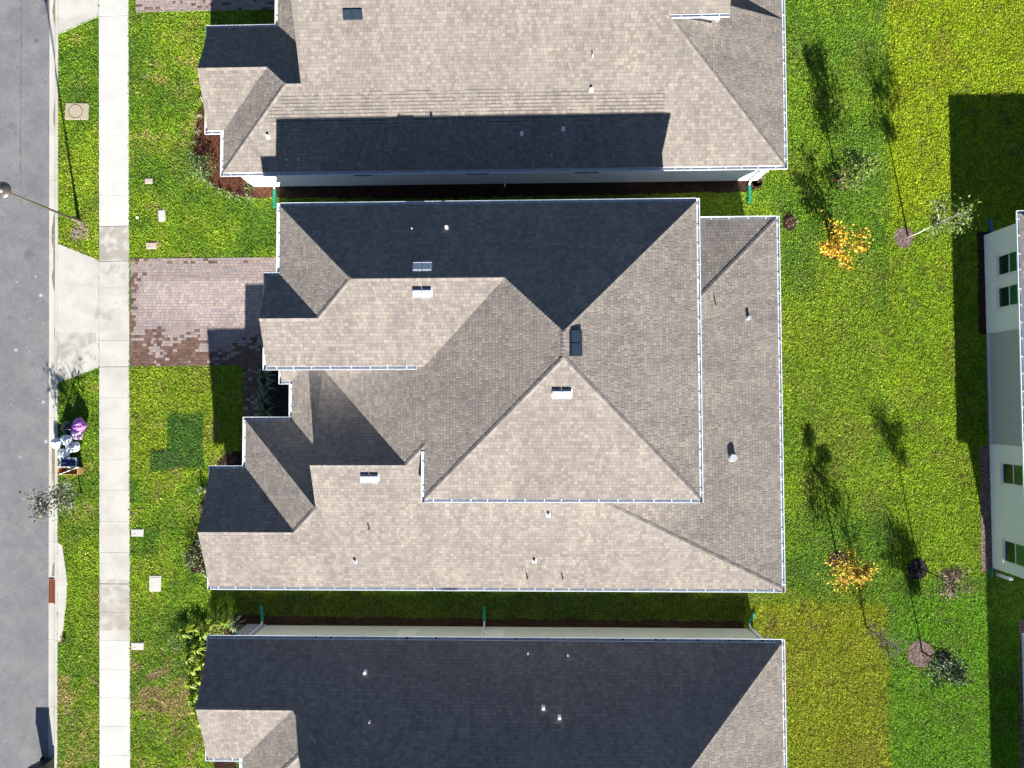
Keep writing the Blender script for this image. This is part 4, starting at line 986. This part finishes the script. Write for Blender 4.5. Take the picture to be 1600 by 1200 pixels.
se = empty('house', (30, -18, 0), 'neighbouring house beyond the lower right corner, seen by its shaded lawn edge and bed', 'house')
fW, fN, fS = 24.15, -10.75 - 5.3 + 5.0, -28.0
f_W = (None, ZL - P_ * fW, P_, 0); fh = (fN - fS) / 2; fM = (fN + fS) / 2; f_N = (None, ZL + P_ * fN, 0, -P_); f_S = (None, ZL - P_ * fS, 0, P_)
FR = [([(fW + e, fS + e), (fW + e, fN - e), (fW + fh, fM)], *f_W[1:]), ([(fW + e, fN - e), (fW + 22, fN - e), (fW + 22, fM), (fW + fh, fM)], *f_N[1:]), ([(fW + e, fS + e), (fW + 22, fS + e), (fW + 22, fM), (fW + fh, fM)], *f_S[1:])]
fr_ = roof('roof', FR, se); gutters(gut(zg, ((fW + e, fN), (fW + e, fS), (-1, 0)), ((fW, fN - e), (fW + 22, fN - e), (0, 1))), fr_)
walls('wall', [(fW, fS), (fW + 22, fS), (fW + 22, fN), (fW, fN)], 0, ZL - .12, .45, M['stucco_grey'], se)

# ------------------------------------------------------------------ utility lids in the turf
def lid(name, u0, v0, u1, v1, mat, label, cat, rot=0, h=.03, hole=False, ring=False, group=None, z=.055):
    c = W((u0 + u1) / 2, (v0 + v1) / 2); a = W(u0, v0); b = W(u1, v1); hx = abs(b[0] - a[0]) / 2; hy = abs(b[1] - a[1]) / 2
    SMALL.append((c[0], c[1], hx + .02, hy + .02))
    root = empty(name, (c[0], c[1], 0), label, cat, group); root.rotation_euler = (0, 0, rot)
    m = MB(); m.box((0, 0, z - h), (hx, hy, h)); o = m.build('lid_frame', M[mat]); o.parent = root; bv = o.modifiers.new('bevel', 'BEVEL'); bv.width = .018; bv.segments = 2
    if ring:
        m = MB(); n = 40; r0, r1 = min(hx, hy) * .80, min(hx, hy) * .86; ox = -hx * .12
        for k in range(n):
            t0, t1 = 2 * math.pi * k / n, 2 * math.pi * (k + 1) / n
            m.poly([(ox + r0 * math.cos(t0), r0 * math.sin(t0), z + .004), (ox + r1 * math.cos(t0), r1 * math.sin(t0), z + .004), (ox + r1 * math.cos(t1), r1 * math.sin(t1), z + .004), (ox + r0 * math.cos(t1), r0 * math.sin(t1), z + .004)])
        o = m.build('rim', M['pit']); o.parent = root
    else:
        m = MB(); m.box((0, 0, z + .004), (hx * .82, hy * .78, .006)); o = m.build('lid', M[mat]); o.parent = root
    if hole:
        m = MB(); m.lathe((-hx * .45, -hy * .3, z + .010), [(.028, 0), (.028, .004)], 12); o = m.build('key_hole', M['pit']); o.parent = root
    return root
lid('manhole', 103, 162, 139, 187, 'lid_concrete', 'grey concrete manhole slab with a round rim in the verge grass', 'manhole', -.03, ring=True)
lid('meter_box', 227, 279, 239, 287, 'lid_pink', 'small tan meter box lid in the grass by the red mulch bed lawn', 'meter box')
lid('meter_box', 248, 328, 259, 346, 'lid_pale', 'pale upright oblong meter box lid between the two tan ones in the lawn', 'meter box', .1)
lid('meter_box', 229, 379, 245, 389, 'lid_pink', 'pinkish meter box lid just north of the paver driveway', 'meter box', hole=True)
lid('meter_box', 206, 826, 225, 838, 'lid_pale', 'white meter box lid with dark hole touching the sidewalk near the oval box', 'meter box', hole=True)
lid('utility_box', 234, 899, 252, 924, 'lid_pale', 'largest white rounded utility box lid in the front lawn', 'utility box')
lid('meter_box', 206, 1003, 225, 1015, 'lid_pale', 'white meter box lid with dark hole beside the bright lower sidewalk', 'meter box', hole=True)
c = W(215, 340); m = MB(); m.lathe((0, 0, 0), [(.075, 0), (.075, .05), (.055, .07), (.0001, .07)], 14); o = m.build('cleanout_cap', M['white'], smooth=False); o.location = (c[0], c[1], 0); tag(o, 'tiny round white cleanout cap in the lawn near the sidewalk', 'cap')
# storm drain
g0 = W(76, 905); g1 = W(91, 943); cy = (g0[1] + g1[1]) / 2; cx = SH((X_ASPH + X_ASPH + .44) / 2, cy); hx = .215; hy = abs(g0[1] - g1[1]) / 2 - .01
dr = empty('storm_drain', (cx, cy, 0), 'rusty red iron storm drain grate set in the kerb', 'drain')
m = MB(); m.box((cx, cy, -.29), (hx, hy, .01)); m.build('pit', M['pit'], dr)
m = MB()
for k in range(6): m.box((cx - hx + .02 + k * (2 * hx - .04) / 5, cy, -.065), (.012, hy, .018))
m.box((cx, cy - hy + .02, -.064), (hx, .022, .020)); m.box((cx, cy + hy - .02, -.064), (hx, .022, .020))
for k in range(1, 12): m.box((cx, cy - hy + k * 2 * hy / 12, -.067), (hx, .010, .014))
m.build('grate', M['rust'], dr)

# ------------------------------------------------------------------ street lamp
b = W(124, 346); sl = empty('street_lamp', (b[0], b[1], 0), 'bronze street lamp post with a broad round dome head leaning over the road in view', 'street lamp')
m = MB(); m.lathe((b[0], b[1], 0), [(.17, 0), (.17, .05), (.11, .12), (.095, .55), (.07, .62)], 16); m.build('base', M['pole'], sl, True)
m = MB(); m.tube([(b[0], b[1], .5), (b[0], b[1], 4.9), (b[0], b[1], 5.02)], [.062, .042, .06], 14); m.build('pole', M['pole'], sl, True)
m = MB(); m.lathe((b[0], b[1], 5.02), [(.06, 0), (.09, .05), (.13, .12), (.16, .34)], 20); m.build('lens', mottled('lamp_lens', (.6, .58, .52), .05, 4, .2, .5), sl, True)
m = MB(); m.lathe((b[0], b[1], 5.30), [(.36, 0), (.40, .015), (.39, .04), (.33, .10), (.22, .17), (.17, .185), (.16, .22), (.10, .27), (.04, .30), (.03, .36), (.001, .38)], 32); m.build('dome', M['dome'], sl, True)
m = MB(); m.tube([(b[0] + .30, b[1] - .16, 5.27), (b[0] + .30, b[1] - .16, 5.35)], .05, 10); m.build('sensor', M['pole'], sl)

# ------------------------------------------------------------------ refuse by the kerb
def bag(u, v, z, r, mat, label, seed, sq=.8, st=(1, 1)):
    random.seed(seed); x, y = W(u, v, z); bm = bmesh.new(); bmesh.ops.create_icosphere(bm, subdivisions=4, radius=1)
    ph = [random.uniform(0, 6.28) for _ in range(8)]
    for q in bm.verts:
        p = q.co; d = 1 + .11 * math.sin(3 * p.x + ph[0]) * math.cos(3 * p.y + ph[1]) + .08 * math.sin(6 * p.y + 4 * p.z + ph[2]) + .055 * abs(math.sin(9 * math.atan2(p.y, p.x) + ph[3] + 2 * p.z)) + .03 * math.sin(17 * p.x + 13 * p.y + ph[5])
        top = max(0, p.z); pull = 1 - .55 * top ** 3
        q.co = Vector((p.x * d * r * st[0] * pull, p.y * d * r * st[1] * pull, max(-.72, p.z) * d * r * sq + (.10 * r if p.z > .93 else 0)))
    me = bpy.data.meshes.new('rubbish_bag'); bm.to_mesh(me); bm.free(); me.materials.append(M[mat]); me.polygons.foreach_set('use_smooth', [True] * len(me.polygons))
    o = bpy.data.objects.new('rubbish_bag', me); COL.objects.link(o); o.location = (x, y, z)
    kn = MB(); kz = r * sq * .92
    kn.tube([(0, 0, kz - .06), (.01, 0, kz), (.0, .01, kz + .03)], [.05, .022, .03], 8)
    for q in range(5):
        a = q * 1.26 + seed; kn.poly([(0, 0, kz + .02), (.11 * math.cos(a), .11 * math.sin(a), kz + .07), (.10 * math.cos(a + .7), .10 * math.sin(a + .7), kz + .05)])
    ko = kn.build('knot', M[mat]); ko.parent = o
    return tag(o, label, 'rubbish bag', 'refuse piled at the kerb')
bag(124, 664, .36, .33, 'trash_purple', 'bright purple tied rubbish bag at the upper end of the kerb pile', 3, .9)
bag(120, 679, .30, .31, 'trash_pink', 'pale pink rubbish bag pressed against the purple one', 4, .85)
bag(104, 687, .50, .27, 'trash_white', 'blue-white rubbish bag with a fold, between the pink bag and the kerb', 5, .85)
bag(89, 693, .24, .27, 'trash_white', 'small white rubbish bag overhanging the kerb edge', 6, .9)
bag(114, 699, .34, .33, 'trash_white', 'large crumpled white rubbish bag in the middle of the pile', 7, .8, (1.1, .9))
bag(100, 710, .26, .31, 'trash_white', 'white rubbish bag lying in front of the dark tub', 8, .8)
bag(107, 668, .26, .34, 'trash_shade', 'black bag shape added for the deep shade behind the purple bag', 9, .8)  # bag added in place of the deep shadow among the bags
c = W(108, 722, .35); tb = empty('tub', (c[0], c[1], 0), 'dark blue storage tub with pale rim standing between bags and cardboard box', 'tub', None)
m = MB(); m.box((c[0], c[1], .20), (.40, .20, .20)); m.build('body', M['blue_box'], tb, bevel=.02)
m = MB()
for dx, dy, a, b_ in ((0, .215, .43, .02), (0, -.215, .43, .02), (-.42, 0, .02, .2), (.42, 0, .02, .2)): m.box((c[0] + dx, c[1] + dy, .41), (a, b_, .025))
m.build('rim', mottled('tub_rim', (.5, .58, .68), .1, 4, .4, .4), tb)
c = W(109, 736, .3); cb_ = empty('cardboard_box', (c[0], c[1], 0), 'open brown cardboard box at the lower end of the kerb pile', 'box')
m = MB(); 
for dx, dy, a, b_ in ((0, .17, .46, .012), (0, -.17, .46, .012), (-.46, 0, .012, .16), (.46, 0, .012, .16)): m.box((c[0] + dx * 1.15, c[1] + dy, .24), (a * (1.15 if a > .1 else 1), b_, .24))
m.build('side', M['wood'], cb_); m = MB(); m.box((c[0], c[1], .02), (.45, .16, .02)); m.build('bottom', M['card'], cb_)
m = MB(); a = W(90, 729, .5); b2 = W(124, 730, .5); m.tube([(a[0], a[1], .52), (b2[0], b2[1], .52)], .025, 6); o = m.build('plank', M['white']); tag(o, 'long white stick lying straight across the top of the cardboard box', 'stick', 'white sticks on the cardboard box')
m = MB(); a = W(93, 741, .54); b2 = W(122, 730, .6); m.tube([(a[0], a[1], .56), (b2[0], b2[1], .58)], .022, 6); o = m.build('plank', M['white']); tag(o, 'white stick lying slantwise across the cardboard box', 'stick', 'white sticks on the cardboard box')

# wheeled bin at the bottom left
c = W(76, 1182); bn = empty('wheelie_bin', (c[0], c[1] - .42, 0), 'black wheeled rubbish bin standing in the gutter at the lower left', 'bin')
bx0, by0 = c[0], c[1] - .42
m = MB(); lo_ = [(-.27, -.32), (.27, -.32), (.27, .32), (-.27, .32)]; hi_ = [(-.33, -.42), (.33, -.42), (.33, .38), (-.33, .38)]
for i in range(4):
    j = (i + 1) % 4; m.poly([(bx0 + lo_[i][0], by0 + lo_[i][1], -.03), (bx0 + lo_[j][0], by0 + lo_[j][1], -.03), (bx0 + hi_[j][0], by0 + hi_[j][1], .95), (bx0 + hi_[i][0], by0 + hi_[i][1], .95)])
m.poly([(bx0 + p[0], by0 + p[1], -.03) for p in lo_][::-1]); m.build('body', M['black'], bn)
m = MB(); m.box((bx0, by0 - .02, .975), (.36, .43, .025)); m.box((bx0, by0 - .02, 1.005), (.30, .36, .02)); m.build('lid', M['lid'], bn, bevel=.015)
m = MB(); m.tube([(bx0 - .26, by0 + .46, .93), (bx0 + .26, by0 + .46, .93)], .02, 8); m.build('handle', M['black'], bn)
for sx in (-1, 1):
    m = MB(); m.tube([(bx0 + sx * .27, by0 + .34, .07), (bx0 + sx * .33, by0 + .34, .07)], .11, 16); m.build('wheel', M['black'], bn)

# ------------------------------------------------------------------ plants
def leaves(m, centres, size, up=.5, mi=0, ratio=.5, rnd=random):
    for c in centres:
        L_ = size * rnd.uniform(.6, 1.3); w2 = L_ * ratio
        d = Vector((rnd.gauss(0, 1), rnd.gauss(0, 1), rnd.gauss(0, 1) * .6)); d.normalize()
        n = Vector((rnd.gauss(0, 1), rnd.gauss(0, 1), abs(rnd.gauss(0, 1)) + up)); s_ = d.cross(n).normalized() * (w2 / 2); c = Vector(c)
        m.poly([c, c + d * L_ * .45 + s_, c + d * L_, c + d * L_ * .45 - s_], mi)
def tree(name, u, v, h, z0, r, leafmat, bark, label, cat, n=900, size=.09, seed=1, trunk_r=.035, shape='cone', nl=9, lean=(0, 0), gap=.45, group=None, leafless=False, twig=2):
    rnd = random.Random(seed); x, y = W(u, v); root = empty(name, (x, y, 0), label, cat, group)
    m = MB(); base = Vector((x, y, 0)); top = Vector((x + lean[0], y + lean[1], h * .93))
    pts = [base.lerp(top, t) + Vector((rnd.uniform(-.04, .04), rnd.uniform(-.04, .04), 0)) * (0 if t == 0 else 1) for t in (0, .25, .5, .75, 1)]
    m.tube([tuple(p) for p in pts], [trunk_r * k for k in (1.2, .9, .7, .45, .15)], 7)
    tips = []
    for k in range(nl):
        t = z0 / h + (.9 - z0 / h) * (k + .5) / nl; a = rnd.uniform(0, 6.28) + k * 2.4; p0 = base.lerp(top, t)
        rr = r * (1 - .75 * (t - z0 / h) / (1 - z0 / h) if shape == 'cone' else math.sin(math.pi * min(.95, max(.12, (t - z0 / h) / (1 - z0 / h)))) ** .6) * rnd.uniform(.75, 1.15)
        p1 = p0 + Vector((math.cos(a) * rr * .5, math.sin(a) * rr * .5, rr * .35)); p2 = p0 + Vector((math.cos(a) * rr, math.sin(a) * rr, rr * .55))
        m.tube([tuple(p0), tuple(p1), tuple(p2)], [trunk_r * .4, trunk_r * .26, trunk_r * .1], 5); tips.append((p0, p1, p2, rr))
        for q in range(twig):
            s_ = p0.lerp(p2, rnd.uniform(.3, 1)); e_ = s_ + Vector((rnd.uniform(-.35, .35), rnd.uniform(-.35, .35), rnd.uniform(.1, .5))); m.tube([tuple(s_), tuple(s_.lerp(e_, .5) + Vector((rnd.uniform(-.04, .04),) * 3)), tuple(e_)], [.010, .007, .004], 4)
    m.build('trunk', M[bark], root, True)
    if not leafless:
        cs = []
        for k in range(n):
            p0, p1, p2, rr = rnd.choice(tips); c = p1.lerp(p2, rnd.uniform(-.2, 1.15)); s_ = rr * gap * .5
            cs.append(c + Vector((rnd.gauss(0, s_), rnd.gauss(0, s_), rnd.gauss(0, s_ * .8))))
        cs = [c if c.z > .12 else Vector((c.x, c.y, .12)) for c in cs]
        m = MB(); leaves(m, cs, size, rnd=rnd); m.build('crown', M[leafmat], root)
    return root
TG = 'young trees in the back yards'
tree('tree', 128, 770, 3.0, 1.2, .95, 'leaf_sage', 'bark', 'young sage-leaved street tree reaching over the kerb', 'tree', 900, .15, 2, .04, 'round', 13, gap=.5)
tree('tree', 1299, 398, 1.9, .35, 1.15, 'leaf_yellow', 'bark_dark', 'small tree with orange and golden leaves, upper of the two yellow ones', 'tree', 1500, .14, 5, .04, 'round', 12, gap=.36, group=TG)
tree('tree', 1308, 284, 3.5, .9, 1.0, 'leaf_green', 'bark', 'slim light green tree behind a maroon shrub', 'tree', 2600, .13, 6, .04, 'cone', 14, gap=.6, group=TG)
tree('tree', 1418, 370, 4.1, 2.2, .95, 'leaf_green', 'bark_pale', 'light green tree with a pale trunk in a mulch ring, nearest the right house', 'tree', 1300, .13, 7, .045, 'round', 12, gap=.5, group=TG)
tree('tree', 1309, 876, 3.4, .8, 1.0, 'leaf_yellow_pale', 'bark_dark', 'pale yellow tree over dark mulch, lower of the two yellow ones', 'tree', 2000, .13, 8, .04, 'cone', 13, gap=.5, group=TG)
tree('tree', 1436, 888, 3.7, 2.3, .85, 'leaf_brown', 'bark_dark', 'thin brown-leaved tree with dark trunk in a black mulch ring', 'tree', 1300, .10, 9, .04, 'round', 13, gap=.45, group=TG, twig=3)
tree('tree', 1353, 980, 3.4, .25, .8, 'leaf_brown', 'bark', 'leafless grey twiggy sapling left of the round mulch ring', 'tree', 0, .1, 10, .035, 'round', 30, group=TG, leafless=True, twig=6)
tree('tree', 1440, 1018, 2.8, 1.3, .85, 'leaf_dark', 'bark_dark', 'dark green tree over the brown mulch ring at lower right', 'tree', 2300, .13, 11, .04, 'round', 12, gap=.55, group=TG)
def shrub(u, v, r, h, mat, label, n=260, size=.10, seed=1, cat='shrub', group=None, ratio=.5):
    rnd = random.Random(seed); x, y = W(u, v); root = empty('shrub', (x, y, 0), label, cat, group); m = MB(); cs = []
    for k in range(9):
        a = rnd.uniform(0, 6.28); p = (x + math.cos(a) * r * .6, y + math.sin(a) * r * .6, h * rnd.uniform(.5, .9)); m.tube([(x, y, 0), ((x + p[0]) / 2, (y + p[1]) / 2, p[2] * .6), p], [.014, .01, .005], 5)
    m.build('stem', M['bark_dark'], root)
    for k in range(n):
        a = rnd.uniform(0, 6.28); q = r * math.sqrt(rnd.random()) * rnd.uniform(.7, 1.15); hh_ = h * (1 - .55 * (q / r) ** 2) * rnd.uniform(.35, 1.05)
        cs.append((x + math.cos(a) * q, y + math.sin(a) * q, max(.05, hh_)))
    m = MB(); leaves(m, cs, size, .8, ratio=ratio, rnd=rnd); m.build('foliage', M[mat], root); return root
def strappy(u, v, r, h, mat, label, n=26, seed=1, cat='plant', group=None, w_=.022, name='strappy_plant'):
    rnd = random.Random(seed); x, y = W(u, v); m = MB()
    for k in range(n):
        a = rnd.uniform(0, 6.28); L_ = r * rnd.uniform(.55, 1.15); hh_ = h * rnd.uniform(.5, 1.1); d = Vector((math.cos(a), math.sin(a), 0)); s_ = Vector((-d.y, d.x, 0)) * w_
        P0 = Vector((0, 0, .02)); P1 = d * L_ * .4 + Vector((0, 0, hh_)); P2 = d * L_ * .8 + Vector((0, 0, hh_ * .8)); P3 = d * L_ * 1.1 + Vector((0, 0, hh_ * .35))
        b_ = len(m.v); m.v += [tuple(q) for q in (P0 - s_ * .5, P0 + s_ * .5, P1 - s_, P1 + s_, P2 - s_ * .8, P2 + s_ * .8, P3)]
        for f in ((b_, b_ + 1, b_ + 3, b_ + 2), (b_ + 2, b_ + 3, b_ + 5, b_ + 4), (b_ + 4, b_ + 5, b_ + 6)): m.f.append(f); m.m.append(0)
    o = m.build(name, M[mat]); o.location = (x, y, 0); return tag(o, label, cat, group)
shrub(1312, 283, .55, .7, 'leaf_red', 'maroon low shrub at the foot of the slim green tree', 130, .11, 3)
shrub(322, 265, .75, .8, 'leaf_mid', 'dark green bush with pale flecks at the corner of the upper house bed', 520, .10, 4)
shrub(393, 291, .38, .55, 'leaf_mid', 'small round green shrub in the red mulch under the white wall', 160, .09, 5)
shrub(311, 868, .72, .9, 'leaf_mid', 'speckled green bush in front of the low gable of the middle house', 420, .10, 6)
shrub(317, 795, .22, .3, 'leaf_brown', 'thin brown groundcover along the gable wall of the middle house', 70, .08, 7)
shrub(360, 715, .40, .35, 'leaf_brown', 'low dry shrub in the notch between two gutters of the middle house', 120, .09, 8)
shrub(1235, 349, .32, .45, 'leaf_brown', 'brown shrub at the upper right corner of the middle house', 110, .08, 9)
shrub(1187, 281, .22, .4, 'leaf_brown', 'brown shrub by the right downspout of the upper house', 80, .08, 10)
shrub(283, 998, .62, .6, 'leaf_mid', 'dark speckled bush at the outer edge of the lime green planting', 330, .085, 11)
shrub(345, 978, .42, .7, 'leaf_lime', 'lime green bush beside the corner of the lower house', 300, .11, 12, ratio=.3)
shrub(1478, 1060, .4, .25, 'leaf_brown', 'scatter of brown leaves under the dark green tree', 60, .08, 13)
shrub(101, 1000, .16, .22, 'leaf_brown', 'weedy tuft growing at the end of the inlet apron', 60, .07, 14, cat='weed')
for i, (u, v) in enumerate(((416, 587), (419, 607), (413, 624), (417, 644))): strappy(u, v, .62, .50, 'leaf_fern', ['small strappy plant under the garage gutter, topmost in the dark entry bed', 'widest spiky strappy plant in the dark entry bed', 'third strappy plant down in the dark entry bed', 'lowest strappy plant in the dark entry bed beside the walk'][i], 22, 20 + i, group='strappy plants in the entry bed', w_=.020)
P1 = 'strappy border plants round the upper house bed'
for i, (u, v) in enumerate(((317, 158), (312, 180), (309, 205), (306, 225), (303, 243), (308, 262), (318, 280), (331, 290), (345, 299), (360, 304), (375, 309), (390, 308))):
    strappy(u, v, .30, .24, 'leaf_border', 'pale strappy border plant edging the mulch bed of the upper house', 14, 40 + i, group=P1, w_=.014)
P2 = 'lime green plants along the lower house'
for i, (u, v) in enumerate(((292, 984), (310, 976), (338, 968), (357, 966), (300, 1022), (314, 1008), (322, 985), (306, 1040), (320, 1030), (304, 1062), (317, 1056), (306, 1085), (318, 1076), (312, 1103), (320, 1120), (372, 972))):
    strappy(u, v, .50, .50, 'leaf_lime' if i != 15 else 'leaf_fern', 'lime green leafy plant in the bed along the lower house front', 60, 60 + i, group=P2, w_=.020)
P3 = 'strappy plants by the front gable'
for i, (u, v) in enumerate(((322, 893), (317, 845), (319, 765))): strappy(u, v, .4, .35, 'leaf_border', ['yellow-green strappy plant at the lower end of the gable bed', 'strappy plant above the speckled bush at the gable', 'strappy plant near the upper gutter end of the gable bed'][i], 20, 80 + i, group=P3)

make_grass('grass', 1050)
